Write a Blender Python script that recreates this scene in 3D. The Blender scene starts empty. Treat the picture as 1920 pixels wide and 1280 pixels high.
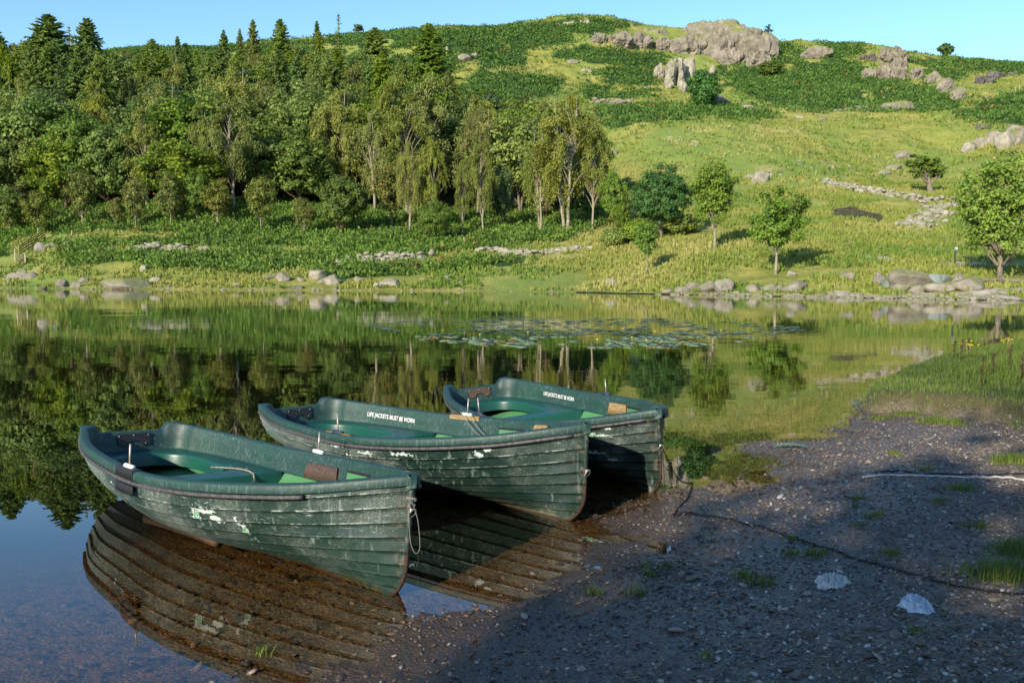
import bpy, math, random
import numpy as np
from mathutils import Vector, Matrix, Euler
R = math.radians
rng = np.random.default_rng(7)
SC = bpy.context.scene
COL = SC.collection

# ------------------------------------------------------------------ camera
CAMH, FPX, YH = 1.7, 1722.96, 506.9
PIT = math.atan((640 - YH) / FPX)
cam = bpy.data.cameras.new('camera'); co = bpy.data.objects.new('camera', cam); COL.objects.link(co)
co.location = (0, 0, CAMH); co.rotation_euler = (R(90) - PIT, 0, 0)
cam.sensor_width = 36; cam.lens = FPX / 1920 * 36; cam.clip_start = .05; cam.clip_end = 6000
SC.camera = co
cP, sP = math.cos(PIT), math.sin(PIT)

def proj(X, Y, Z):
    z = Z - CAMH; d = Y * cP - z * sP; u = Y * sP + z * cP
    d = np.where(d > .01, d, .01)
    return 960 + FPX * X / d, 640 - FPX * u / d

def z_at(py, D):
    k = (640 - py) / FPX
    return CAMH + D * (k * cP - sP) / (cP + k * sP)

# ------------------------------------------------------------------ noise
def _h(ix, iy, iz, s):
    n = (ix * 374761393 + iy * 668265263 + iz * 1274126177 + s * 974711) & 0xffffffff
    n = ((n ^ (n >> 13)) * 1103515245) & 0xffffffff
    n = ((n ^ (n >> 16)) * 2246822519) & 0xffffffff
    return ((n ^ (n >> 15)) & 0xffffff) / 0xffffff
def vn(P, s=0):
    P = np.asarray(P, float); i = np.floor(P).astype(np.int64); f = P - i; u = f * f * (3 - 2 * f)
    r = 0
    for a in (0, 1):
        wx = u[:, 0] if a else 1 - u[:, 0]
        for b in (0, 1):
            wy = u[:, 1] if b else 1 - u[:, 1]
            for c in (0, 1):
                wz = u[:, 2] if c else 1 - u[:, 2]
                r = r + wx * wy * wz * _h(i[:, 0] + a, i[:, 1] + b, i[:, 2] + c, s)
    return r * 2 - 1
def fbm(P, o=4, s=0, rough=.5):
    r = 0; a = 1; t = 0
    P = np.asarray(P, float)
    for k in range(o):
        r = r + a * vn(P * 2 ** k + 17.3 * k, s + k); t += a; a *= rough
    return r / t
def f2(X, Y, sc, o=4, s=0):
    return fbm(np.stack([np.ravel(X) / sc, np.ravel(Y) / sc, np.full(np.size(X), .37)], 1), o, s).reshape(np.shape(X))
def sst(a, b, x):
    t = np.clip((np.asarray(x, float) - a) / (b - a), 0, 1); return t * t * (3 - 2 * t)

def pchip(x, y, q):
    x = np.asarray(x, float); y = np.asarray(y, float); h = np.diff(x); d = np.diff(y) / h
    m = np.zeros(len(x)); m[0] = d[0]; m[-1] = d[-1]
    for i in range(1, len(x) - 1):
        if d[i - 1] * d[i] > 0:
            w1 = 2 * h[i] + h[i - 1]; w2 = h[i] + 2 * h[i - 1]; m[i] = (w1 + w2) / (w1 / d[i - 1] + w2 / d[i])
    q = np.clip(q, x[0], x[-1]); i = np.clip(np.searchsorted(x, q, side='right') - 1, 0, len(x) - 2)
    s = (q - x[i]) / h[i]
    return (2*s**3-3*s**2+1)*y[i]+(s**3-2*s**2+s)*h[i]*m[i]+(-2*s**3+3*s**2)*y[i+1]+(s**3-s**2)*h[i]*m[i+1]

# ------------------------------------------------------------------ mesh + object helpers
def mesh(name, V, F, attrs=None, smooth=True, mats=(), midx=None):
    V = np.asarray(V, np.float32)
    if not isinstance(F, list): F = [F]
    F = [np.asarray(f, np.int32) for f in F if len(f)]
    me = bpy.data.meshes.new(name)
    me.vertices.add(len(V)); me.vertices.foreach_set('co', V.ravel())
    nl = sum(f.size for f in F); nf = sum(len(f) for f in F)
    me.loops.add(nl); me.polygons.add(nf)
    me.loops.foreach_set('vertex_index', np.concatenate([f.ravel() for f in F]))
    tot = np.concatenate([np.full(len(f), f.shape[1], np.int32) for f in F])
    me.polygons.foreach_set('loop_start', np.concatenate([[0], np.cumsum(tot)[:-1]]).astype(np.int32))
    me.polygons.foreach_set('loop_total', tot)
    if smooth: me.polygons.foreach_set('use_smooth', np.ones(nf, bool))
    for m in (mats if isinstance(mats, (list, tuple)) else [mats]): me.materials.append(m)
    if midx is not None: me.polygons.foreach_set('material_index', np.asarray(midx, np.int32))
    for k, v in (attrs or {}).items():
        a = me.attributes.new(k, 'FLOAT', 'POINT'); a.data.foreach_set('value', np.asarray(v, np.float32))
    me.update(calc_edges=True); me.validate(); return me
def link(name, me, parent=None, loc=(0, 0, 0), rot=(0, 0, 0), scale=(1, 1, 1)):
    o = bpy.data.objects.new(name, me); COL.objects.link(o)
    o.location = loc; o.rotation_euler = rot; o.scale = scale
    if parent: o.parent = parent
    return o
def tag(o, label=None, cat=None, group=None, kind=None):
    if label: o['label'] = label
    if cat: o['category'] = cat
    if group: o['group'] = group
    if kind: o['kind'] = kind
    return o
def grid_faces(n, m, wrap_u=False, wrap_v=False):
    i = np.arange(n if wrap_u else n - 1); j = np.arange(m if wrap_v else m - 1)
    I, J = np.meshgrid(i, j, indexing='ij'); I = I.ravel(); J = J.ravel(); I2 = (I + 1) % n; J2 = (J + 1) % m
    return np.stack([I * m + J, I2 * m + J, I2 * m + J2, I * m + J2], 1)
class MB:
    """collects pieces into one mesh"""
    def __init__(s): s.V = []; s.Q = []; s.T = []; s.A = []; s.n = 0
    def add(s, V, Q=None, T=None, tint=0.5):
        V = np.asarray(V, float).reshape(-1, 3)
        if Q is not None and len(Q): s.Q.append(np.asarray(Q) + s.n)
        if T is not None and len(T): s.T.append(np.asarray(T) + s.n)
        s.V.append(V); s.A.append(np.broadcast_to(tint, (len(V),)).astype(float)); s.n += len(V); return s
    def mesh(s, name, mats, smooth=True):
        F = []
        if s.Q: F.append(np.concatenate(s.Q))
        if s.T: F.append(np.concatenate(s.T))
        return mesh(name, np.concatenate(s.V), F, {'tint': np.concatenate(s.A)}, smooth, mats)
    def obj(s, name, mats, parent=None, smooth=True, **k): return link(name, s.mesh(name, mats, smooth), parent, **k)
def tube(P, rad, n=8, caps=True):
    P = np.asarray(P, float); rad = np.broadcast_to(rad, (len(P),)).astype(float)
    T = np.gradient(P, axis=0); T /= np.linalg.norm(T, axis=1)[:, None] + 1e-12
    up = np.array([0, 0, 1.]) if abs(T[0][2]) < .9 else np.array([1., 0, 0])
    V = []
    a = np.linspace(0, 2 * np.pi, n, endpoint=False)
    u = np.cross(T[0], up); u /= np.linalg.norm(u)
    for k in range(len(P)):
        u = u - T[k] * (u @ T[k]); u /= np.linalg.norm(u) + 1e-12; w = np.cross(T[k], u)
        V.append(P[k] + rad[k] * (np.cos(a)[:, None] * u + np.sin(a)[:, None] * w))
    V = np.concatenate(V); Q = grid_faces(len(P), n, False, True); Tt = []
    if caps:
        m = len(V); V = np.concatenate([V, P[:1], P[-1:]])
        for k in range(n):
            Tt.append((m, k, (k + 1) % n)); b = (len(P) - 1) * n; Tt.append((m + 1, b + (k + 1) % n, b + k))
    return V, Q, Tt
def box(c, s, rot=None, bev=0):
    b = bev; x, y, z = [v / 2 for v in s]
    pts = []; F = []
    # chamfered box: 24 vertices
    V = []; idx = {}
    for sx in (-1, 1):
        for sy in (-1, 1):
            for sz in (-1, 1):
                for ax in range(3):
                    p = [sx * x, sy * y, sz * z]
                    for a2 in range(3):
                        if a2 != ax: p[a2] -= math.copysign(b, p[a2])
                    idx[(sx, sy, sz, ax)] = len(V); V.append(p)
    Q = []; T = []
    for ax in range(3):
        o1, o2 = [a for a in range(3) if a != ax]
        for sg in (-1, 1):
            k = []
            for (u, v) in ((-1, -1), (1, -1), (1, 1), (-1, 1)):
                s3 = [0, 0, 0]; s3[ax] = sg; s3[o1] = u; s3[o2] = v; k.append(idx[(*s3, ax)])
            flip = (sg < 0) ^ (ax == 1)
            Q.append(k[::-1] if flip else k)
    if b > 0:
        for ax in range(3):
            o1, o2 = [a for a in range(3) if a != ax]
            for u in (-1, 1):
                for v in (-1, 1):
                    k = []
                    for (t, w) in ((-1, o1), (1, o1), (1, o2), (-1, o2)):
                        s3 = [0, 0, 0]; s3[ax] = t; s3[o1] = u; s3[o2] = v; k.append(idx[(*s3, w)])
                    Q.append(k)
        for sx in (-1, 1):
            for sy in (-1, 1):
                for sz in (-1, 1): T.append([idx[(sx, sy, sz, a)] for a in range(3)])
    V = np.array(V, float)
    if rot is not None: V = V @ np.array(Euler(rot).to_matrix()).T
    return V + np.array(c), Q, T

# ------------------------------------------------------------------ material helpers
class NT:
    def __init__(s, name):
        s.m = bpy.data.materials.new(name); s.m.use_nodes = True; s.t = s.m.node_tree; s.t.nodes.clear()
        s.out = s.t.nodes.new('ShaderNodeOutputMaterial')
    def n(s, typ, **k):
        nd = s.t.nodes.new('ShaderNode' + typ)
        for a, v in k.items():
            if a.startswith('i_'):
                key = a[2:]; key = int(key) if key.isdigit() else key.replace('_', ' ')
                s.set(nd.inputs[key], v)
            else: setattr(nd, a, v)
        return nd
    def set(s, inp, v):
        if isinstance(v, bpy.types.NodeSocket): s.t.links.new(v, inp)
        elif isinstance(v, bpy.types.Node): s.t.links.new(v.outputs[0], inp)
        else:
            if isinstance(v, (tuple, list)) and len(v) == 3 and inp.type == 'RGBA': v = (*v, 1)
            inp.default_value = v
    def pos(s): return s.n('NewGeometry').outputs['Position']
    def objc(s): return s.n('TexCoord').outputs['Object']
    def attr(s, name): return s.n('Attribute', attribute_name=name).outputs['Fac']
    def scale(s, v, sc):
        m = s.n('Mapping'); s.set(m.inputs[0], v); s.set(m.inputs['Scale'], sc); return m.outputs[0]
    def noise(s, v, scale, detail=4, rough=.55, dist=0, out='Fac'):
        nd = s.n('TexNoise'); s.set(nd.inputs['Vector'], v); s.set(nd.inputs['Scale'], scale)
        nd.inputs['Detail'].default_value = detail; nd.inputs['Roughness'].default_value = rough; nd.inputs['Distortion'].default_value = dist
        return nd.outputs[out]
    def voro(s, v, scale, feature='F1', out='Distance'):
        nd = s.n('TexVoronoi', feature=feature); s.set(nd.inputs['Vector'], v); s.set(nd.inputs['Scale'], scale); return nd.outputs[out]
    def math(s, op, a, b=0., c=None, clamp=False):
        nd = s.n('Math', operation=op, use_clamp=clamp); s.set(nd.inputs[0], a); s.set(nd.inputs[1], b)
        if c is not None: s.set(nd.inputs[2], c)
        return nd.outputs[0]
    def ss(s, v, a, b, lo=0., hi=1.):
        nd = s.n('MapRange', interpolation_type='SMOOTHSTEP'); s.set(nd.inputs[0], v); s.set(nd.inputs[1], a); s.set(nd.inputs[2], b); s.set(nd.inputs[3], lo); s.set(nd.inputs[4], hi); return nd.outputs[0]
    def mix(s, f, a, b, typ='MIX'):
        nd = s.n('Mix', data_type='RGBA', blend_type=typ); s.set(nd.inputs[0], f); s.set(nd.inputs[6], a); s.set(nd.inputs[7], b); return nd.outputs[2]
    def bump(s, h, strength=1., dist=.01, normal=None):
        nd = s.n('Bump'); s.set(nd.inputs['Height'], h); nd.inputs['Strength'].default_value = strength; nd.inputs['Distance'].default_value = dist
        if normal is not None: s.set(nd.inputs['Normal'], normal)
        return nd.outputs[0]
    def bsdf(s, col, rough=.7, normal=None, spec=.5, metal=0., **k):
        b = s.n('BsdfPrincipled'); s.set(b.inputs['Base Color'], col); s.set(b.inputs['Roughness'], rough)
        s.set(b.inputs['Specular IOR Level'], spec); s.set(b.inputs['Metallic'], metal)
        if normal is not None: s.set(b.inputs['Normal'], normal)
        return b.outputs[0]
    def done(s, sh): s.t.links.new(sh, s.out.inputs[0]); return s.m
    def sep(s, v):
        nd = s.n('SeparateXYZ'); s.set(nd.inputs[0], v); return nd.outputs

def simple(name, col, rough=.7, var=.3, sc=30, bump=.2, bd=.003, spec=.4, metal=0., col2=None):
    n = NT(name); o = n.objc(); f = n.noise(o, sc, 5); c2 = col2 or tuple(c * (1 - var) for c in col)
    c = n.mix(n.ss(f, .35, .65), col, c2)
    return n.done(n.bsdf(c, rough, n.bump(f, bump, bd), spec, metal))

def leaf_mat(name, dark, light, transl=.36, hue=.03, val=.25):
    n = NT(name); t = n.attr('tint'); rnd = n.n('ObjectInfo').outputs['Random']
    c = n.mix(n.math('POWER', t, 1.2), dark, light)
    hs = n.n('HueSaturation'); n.set(hs.inputs['Color'], c)
    n.set(hs.inputs['Hue'], n.math('MULTIPLY_ADD', rnd, hue, .5 - hue / 2))
    n.set(hs.inputs['Value'], n.math('MULTIPLY_ADD', n.math('FRACT', n.math('MULTIPLY', rnd, 7.31)), val, 1 - val / 2))
    n.set(hs.inputs['Saturation'], n.math('MULTIPLY_ADD', n.math('FRACT', n.math('MULTIPLY', rnd, 3.77)), .2, .88))
    b = n.bsdf(hs.outputs[0], .55, spec=.25); tr = n.n('BsdfTranslucent'); n.set(tr.inputs[0], hs.outputs[0])
    mx = n.n('MixShader'); mx.inputs[0].default_value = transl; n.set(mx.inputs[1], b); n.set(mx.inputs[2], tr.outputs[0])
    return n.done(mx.outputs[0])

# ------------------------------------------------------------------ terrain function
COLS = {
 -260: [(95,539),(104,505),(112,470),(125,415),(185,300),(245,200),(330,112)],
 0: [(88,540),(97,505),(105,470),(118,415),(180,300),(240,200),(330,112)],
 250: [(83,542),(92,505),(100,468),(112,414),(175,300),(235,200),(330,100)],
 500: [(79,544),(90,503),(98,465),(110,416),(170,300),(230,200),(325,92)],
 700: [(77,545),(87,507),(95,472),(106,432),(165,300),(225,190),(310,70)],
 850: [(76,546),(85,510),(93,475),(104,436),(160,310),(220,190),(300,60)],
 1000: [(73,547),(82,515),(90,480),(102,436),(150,330),(210,215),(260,130),(320,52)],
 1100: [(70,549),(80,520),(88,482),(100,440),(140,340),(200,240),(240,180),(330,43)],
 1250: [(65,552),(72,515),(80,482),(92,440),(130,350),(185,232),(220,195),(270,140),(330,62)],
 1350: [(62,553),(69,512),(78,470),(92,430),(130,350),(185,232),(220,198),(270,145),(330,72)],
 1450: [(60,555),(67,514),(74,478),(85,440),(115,380),(170,270),(215,208),(265,145),(330,87)],
 1600: [(57,558),(64,522),(72,487),(85,440),(115,380),(160,300),(210,208),(260,152),(320,90)],
 1750: [(54,560),(60,527),(70,490),(85,440),(110,388),(150,325),(205,208),(255,152),(320,112)],
 1920: [(52,563),(58,528),(68,492),(85,432),(110,370),(150,285),(200,202),(255,152),(320,124)],
 2300: [(52,563),(58,528),(68,492),(85,432),(110,370),(150,285),(200,202),(255,152),(320,130)],
}
RG = np.exp(np.linspace(math.log(30), math.log(3000), 700))
_az = []; _zz = []
for px_, pr in sorted(COLS.items()):
    D = np.array([p[0] for p in pr], float); Y_ = np.array([p[1] for p in pr], float)
    Z = np.array([z_at(y, d) for d, y in zip(D, Y_)]); Z[0] = .03
    D = np.concatenate([[20, D[0] - 25, D[0] - 6], D, [D[-1] + 25, D[-1] + 120, 3000]])
    Z = np.concatenate([[-1.8, -1.8, -.5], Z, [Z[-1] + .5, Z[-1] - 12, Z[-1] - 60]])
    _az.append((px_ - 960) / FPX); _zz.append(pchip(D, Z, RG))
AG = np.linspace(_az[0], _az[-1], 500)
_zz = np.array(_zz); TAB = np.stack([pchip(_az, _zz[:, k], AG) for k in range(len(RG))], 1)
def far_base(X, Y):
    th = np.arctan2(X, Y); r = np.hypot(X, Y); tm = math.atan(.72)
    thc = np.clip(th, -tm, tm); D = r * np.cos(thc); a = np.clip(np.tan(thc), AG[0], AG[-1])
    fi = (a - AG[0]) / (AG[1] - AG[0]); fj = (np.log(np.maximum(D, RG[0])) - math.log(RG[0])) / (math.log(RG[1]) - math.log(RG[0]))
    i = np.clip(fi.astype(int), 0, len(AG) - 2); j = np.clip(fj.astype(int), 0, len(RG) - 2); u = np.clip(fi - i, 0, 1); v = np.clip(fj - j, 0, 1)
    return (TAB[i, j]*(1-u)*(1-v)+TAB[i+1, j]*u*(1-v)+TAB[i, j+1]*(1-u)*v+TAB[i+1, j+1]*u*v), D
def far_h(X, Y):
    z, D = far_base(X, Y)
    w = sst(75, 160, D)
    z = z + w * (f2(X, Y, 38, 4, 3) * 2.6 + f2(X, Y, 9, 3, 9) * .9)
    z = z + f2(X, Y, 2.2, 3, 15) * .11 * np.exp(-(z / .35) ** 2)
    z = z + sst(0, .6, z) * f2(X, Y, 3.2, 3, 5) * .16 * (1 + w)
    return z

def pz0(px, py, z=0.):
    k = (640 - py) / FPX; D = (z - CAMH) * (cP + k * sP) / (k * cP - sP); d = D * cP - (z - CAMH) * sP
    return ((px - 960) / FPX * d, D)
SH = [(-60, -45), (-14, -6), (-6, -.5), (-3.2, 1.9)] + [pz0(*p) for p in
     [(395,1300),(520,1256),(640,1235),(745,1200),(800,1165),(860,1150),(960,1138),(1050,1090),(1105,1035),(1150,975),(1200,948),(1245,936),
      (1300,918),(1395,900),(1412,880),(1440,866),(1400,846),(1432,832),(1540,830),(1590,802),(1612,768),(1640,742),(1700,712),(1790,680),(1900,662),(1990,652)]] + \
     [(20, 24), (40, 34), (120, 40), (120, -120), (-60, -120)]
SH = np.array(SH)
def inpoly(X, Y, P):
    X = np.asarray(X); Y = np.asarray(Y); ins = np.zeros(X.shape, bool); n = len(P)
    for i in range(n):
        x1, y1 = P[i]; x2, y2 = P[(i + 1) % n]
        if y1 == y2: continue
        c = ((y1 > Y) != (y2 > Y)) & (X < (x2 - x1) * (Y - y1) / (y2 - y1) + x1); ins ^= c
    return ins
def pdist(X, Y, P, closed=True):
    d = np.full(np.shape(X), 1e9); n = len(P)
    for i in range(n if closed else n - 1):
        a = np.array(P[i], float); b = np.array(P[(i + 1) % n], float); e = b - a; L = e @ e
        t = np.clip(((X - a[0]) * e[0] + (Y - a[1]) * e[1]) / L, 0, 1)
        d = np.minimum(d, np.hypot(X - a[0] - t * e[0], Y - a[1] - t * e[1]))
    return d
def sdist(X, Y, P): return np.where(inpoly(X, Y, P), 1, -1) * pdist(X, Y, P)
BANK = [pz0(1600, 750), pz0(1625, 776), pz0(1700, 780), pz0(1770, 788), pz0(1840, 797), pz0(1885, 806), pz0(1918, 832), pz0(1945, 880), (5.6, 6.0), (6.0, 2), (7, -10), (60, -10), (60, 60),
        (20, 25), pz0(1990, 648), pz0(1900, 658), pz0(1790, 676), pz0(1700, 706), pz0(1640, 735)]
BANK = np.array(BANK)
PUD = pz0(1235, 1027)
def near_h(X, Y, fine=True):
    s = sdist(X, Y, SH)
    z = np.where(s > 0, .042 * s / (1 + s * .05), .055 * s)
    z = np.maximum(z, -1.8 + 0 * z); z = np.where(s < -3, np.maximum(-.165 + (s + 3) * .12, -1.8), z)
    b = sdist(X, Y, BANK) + f2(X, Y, .5, 3, 21) * .16
    z = z + sst(-.04, .24, b) * .24 + sst(.2, 3.5, b) * .16 * (.4 + .6 * sst(4, 9, X))
    z = z + (f2(X, Y, .9, 3, 31) * .022 + f2(X, Y, .16, 3, 33) * (.013 + .006 * (s > .3))) * np.where(s < 0, .8, 1)
    if fine: z = z + f2(X, Y, .045, 2, 35) * .007 * sst(.05, .3, np.abs(s) + .2)
    g = np.exp(-(((X - PUD[0]) / .10) ** 2 + ((Y - PUD[1]) / .16) ** 2) ** 1.3); z = z * (1 - g) - .012 * g
    return z, s, b
def H(X, Y, fine=True):
    X = np.asarray(X, float); Y = np.asarray(Y, float); r = np.hypot(X, Y)
    zn, s, b = near_h(X, Y, fine); zf = far_h(X, Y)
    w = sst(26, 36, r)
    z = zn * (1 - w) + zf * w
    behind = sst(5, -10, Y); z = z * (1 - behind) + np.where(s > 0, np.minimum(zn, 1.5), zn) * behind
    return z
def Hf(X, Y):
    X = np.asarray(X, float); Y = np.asarray(Y, float); return far_h(X, Y)
def Hp(x, y): return float(H(np.array([x]), np.array([y]))[0])

_D = np.exp(np.linspace(math.log(45), math.log(700), 2600))
def at_far(px, py):
    """first point of the far ground seen along a direction"""
    k = (640 - py) / FPX; Zr = CAMH + _D * (k * cP - sP) / (cP + k * sP); d = _D * cP - (Zr - CAMH) * sP; X = (px - 960) / FPX * d
    G = far_h(X, _D); hit = np.nonzero((G >= Zr) & (G > -.1))[0]
    if len(hit) == 0: i = int(np.argmin(np.abs(G - Zr)[:2000]))
    else: i = hit[0]
    return float(X[i]), float(_D[i]), float(G[i])
def far_dist(px, D):
    z = 5.
    for _ in range(6):
        d = D * cP - (z - CAMH) * sP; X = (px - 960) / FPX * d; z = float(far_h(np.array([X]), np.array([float(D)]))[0])
    return X, D, z
_Dn = np.linspace(2.5, 26, 3000)
def at_near(px, py):
    k = (640 - py) / FPX; Zr = CAMH + _Dn * (k * cP - sP) / (cP + k * sP); d = _Dn * cP - (Zr - CAMH) * sP; X = (px - 960) / FPX * d
    G = near_h(X, _Dn)[0]; G = np.maximum(G, -.01); hit = np.nonzero(G >= Zr)[0]; i = hit[0] if len(hit) else len(_Dn) - 1
    return float(X[i]), float(_Dn[i]), float(G[i])

# image regions of ground cover, carried onto the ground
BRK = [
 [(-400,400),(450,404),(700,425),(1000,430),(1090,425),(1085,448),(1040,462),(985,470),(985,497),(860,508),(640,522),(560,505),(480,512),(300,508),(250,494),(120,500),(100,466),(60,466),(30,480),(-400,492)],
 [(-400,80),(340,86),(560,80),(700,62),(900,50),(1000,44),(1100,34),(1200,46),(1100,72),(980,96),(990,122),(905,128),(930,140),(1000,138),(1060,150),(1040,178),(960,192),(860,230),(700,260),(340,220),(-400,220)],
 [(1030,100),(1100,80),(1120,92),(1240,100),(1250,118),(1215,132),(1130,118),(1060,114)],
 [(1105,132),(1160,126),(1225,128),(1225,162),(1170,160),(1100,152)], [(1095,162),(1140,158),(1140,186),(1095,186)],[(1155,172),(1230,172),(1240,188),(1160,188)],
 [(1112,198),(1250,196),(1390,200),(1385,224),(1230,226),(1150,240),(1118,228)],
 [(1345,125),(1440,86),(1500,95),(1600,115),(1640,140),(1700,155),(1800,192),(1786,208),(1480,207),(1400,180),(1362,160)],
 [(1775,217),(1830,196),(1880,180),(1960,165),(2400,160),(2400,240),(1920,236),(1850,226)],
 [(1385,206),(1452,208),(1450,222),(1385,220)],
 [(1690,104),(1760,110),(1920,118),(2400,122),(2400,146),(1900,138),(1760,128),(1700,118)],
 [(1720,125),(1790,128),(1820,142),(1780,150),(1725,138)],
 [(1535,74),(1610,80),(1625,100),(1560,112)], [(1440,76),(1490,84),(1480,96),(1440,92)],
]
GAP = [[(75,440),(200,432),(330,440),(330,452),(180,452),(90,458)], [(170,462),(420,462),(440,476),(380,480),(240,474),(170,480)], [(455,466),(560,462),(620,470),(560,480)],
       [(640,488),(800,476),(960,462),(1050,458),(1060,472),(920,486),(700,500)], [(60,470),(110,468),(120,500),(60,500)], [(18,458),(50,446),(86,432),(98,446),(70,500),(18,500)], [(780,200),(860,120),(900,110),(905,124),(840,170)]]
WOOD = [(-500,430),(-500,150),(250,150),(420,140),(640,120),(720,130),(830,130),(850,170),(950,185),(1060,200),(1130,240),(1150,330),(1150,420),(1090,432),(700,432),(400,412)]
BARE = [[(1560,398),(1600,392),(1655,402),(1650,415),(1600,412),(1560,408)]]
PALE = [[(1550,548),(1700,546),(1920,540),(2300,536),(2300,575),(1920,572),(1700,568),(1550,562)], [(1615,477),(1700,483),(1790,492),(1920,496),(2300,500),(2300,507),(1920,503),(1780,498),(1690,488),(1615,482)]]
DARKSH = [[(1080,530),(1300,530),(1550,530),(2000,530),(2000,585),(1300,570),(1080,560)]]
def masks(X, Y, Z):
    px, py = proj(X, Y, Z)
    nz = f2(X, Y, 4.5, 4, 41); nz2 = f2(X, Y, 5.0, 3, 43)
    px = px + nz * 16; py = py + nz2 * 9
    brk = np.zeros(X.shape, bool)
    for p in BRK: brk |= inpoly(px, py, p)
    for p in GAP: brk &= ~inpoly(px, py, p)
    brk &= (Y < 125) | (f2(X, Y, 7, 3, 77) > -.30)
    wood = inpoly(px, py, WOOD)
    bare = np.zeros(X.shape, bool); pale = bare.copy()
    for p in BARE: bare |= inpoly(px, py, p)
    for p in PALE: pale |= inpoly(px - nz * 10, py - nz2 * 5, p) & (f2(X, Y, 1.6, 3, 45) > -.18)
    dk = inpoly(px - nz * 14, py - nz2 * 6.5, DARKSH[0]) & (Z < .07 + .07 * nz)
    return brk.astype(float), wood.astype(float), bare.astype(float), pale.astype(float), dk.astype(float)

# ------------------------------------------------------------------ ground materials
def ground_near_mat():
    n = NT('mud_and_gravel'); p = n.pos(); z = n.sep(p)[2]
    gr = n.attr('grass')
    big = n.noise(p, 1.1, 4); mid = n.noise(p, 9, 5, .6); fine = n.noise(p, 70, 4, .6); grit = n.voro(p, 55)
    gritc = n.n('TexVoronoi', i_Vector=p, i_Scale=55.).outputs['Color']
    grav = n.mix(n.ss(mid, .35, .65), (.098, .066, .038), (.185, .132, .080))
    grav = n.mix(.45, grav, n.mix(n.sep(gritc)[0], (.045, .036, .028), (.30, .25, .20)))
    mud = n.mix(n.ss(mid, .3, .7), (.068, .046, .028), (.125, .084, .052))
    c = n.mix(n.attr('gravel'), mud, grav)
    c = n.mix(n.ss(big, .5, .72, 0, .6), c, (.055, .04, .03))
    wet = n.math('MAXIMUM', n.ss(z, .085, .015), n.math('MULTIPLY', n.attr('damp'), n.ss(big, .4, .6)))
    c = n.mix(n.math('MULTIPLY', wet, .62), c, n.mix(1., c, (.42, .36, .32), 'MULTIPLY'))
    bed = n.mix(n.ss(mid, .3, .7), (.055, .030, .011), (.110, .062, .024)); bed = n.mix(n.ss(n.sep(gritc)[1], .7, .95), bed, (.11, .08, .045))
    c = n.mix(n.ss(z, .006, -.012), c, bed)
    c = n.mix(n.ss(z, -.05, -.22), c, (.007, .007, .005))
    turf = n.mix(n.ss(fine, .35, .65), (.035, .045, .012), (.10, .075, .03))
    c = n.mix(gr, c, turf)
    h = n.math('ADD', n.math('MULTIPLY', grit, -.55), n.math('ADD', n.math('MULTIPLY', fine, .5), mid))
    ro = n.math('ADD', n.ss(wet, 0, 1, .85, .26), n.math('MULTIPLY', fine, .15))
    return n.done(n.bsdf(c, n.math('MAXIMUM', ro, n.ss(z, .0, -.01)), n.bump(h, .8, .02), n.ss(z, -.006, .004, 0., .5)))
def ground_far_mat():
    n = NT('hill_grass'); p = n.pos(); z = n.sep(p)[2]
    a = n.noise(n.scale(p, (1, .45, .45)), .045, 5, .6); b = n.noise(p, .35, 5, .62); c3 = n.noise(n.scale(p, (1, .5, .5)), 2.2, 4, .65); d = n.noise(p, .09, 4, .5, .6)
    g = n.mix(n.ss(b, .35, .66), (.185, .205, .040), (.33, .30, .075))
    g = n.mix(n.ss(a, .42, .60), g, n.mix(n.ss(c3, .4, .6), (.145, .215, .040), (.215, .265, .060)))
    g = n.mix(n.ss(d, .54, .68, 0, .6), g, (.38, .33, .11))
    g = n.mix(n.ss(c3, .45, .75, 0, .55), g, (.085, .085, .022))
    g = n.mix(n.ss(n.noise(p, .8, 4, .7), .63, .75, 0, .5), g, (.11, .075, .03))
    br = n.mix(n.ss(b, .4, .6), (.02, .05, .012), (.045, .085, .02)); br = n.mix(n.ss(c3, .62, .7, 0, .6), br, (.16, .07, .025))
    g = n.mix(n.attr('bracken'), g, br)
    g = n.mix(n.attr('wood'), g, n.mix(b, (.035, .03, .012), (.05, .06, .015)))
    g = n.mix(n.attr('bare'), g, n.mix(n.ss(c3, .4, .6), (.035, .028, .02), (.12, .11, .04)))
    g = n.mix(n.attr('pale'), g, n.mix(n.ss(c3, .35, .7), (.46, .41, .32), (.25, .22, .16)))
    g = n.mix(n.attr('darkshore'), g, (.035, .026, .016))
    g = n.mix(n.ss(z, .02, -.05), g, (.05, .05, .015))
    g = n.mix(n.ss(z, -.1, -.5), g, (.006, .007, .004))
    h = n.math('ADD', b, n.math('MULTIPLY', c3, .6))
    return n.done(n.bsdf(g, .95, n.bump(h, .7, .35), n.ss(z, -.01, .05, 0., .12)))

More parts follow.
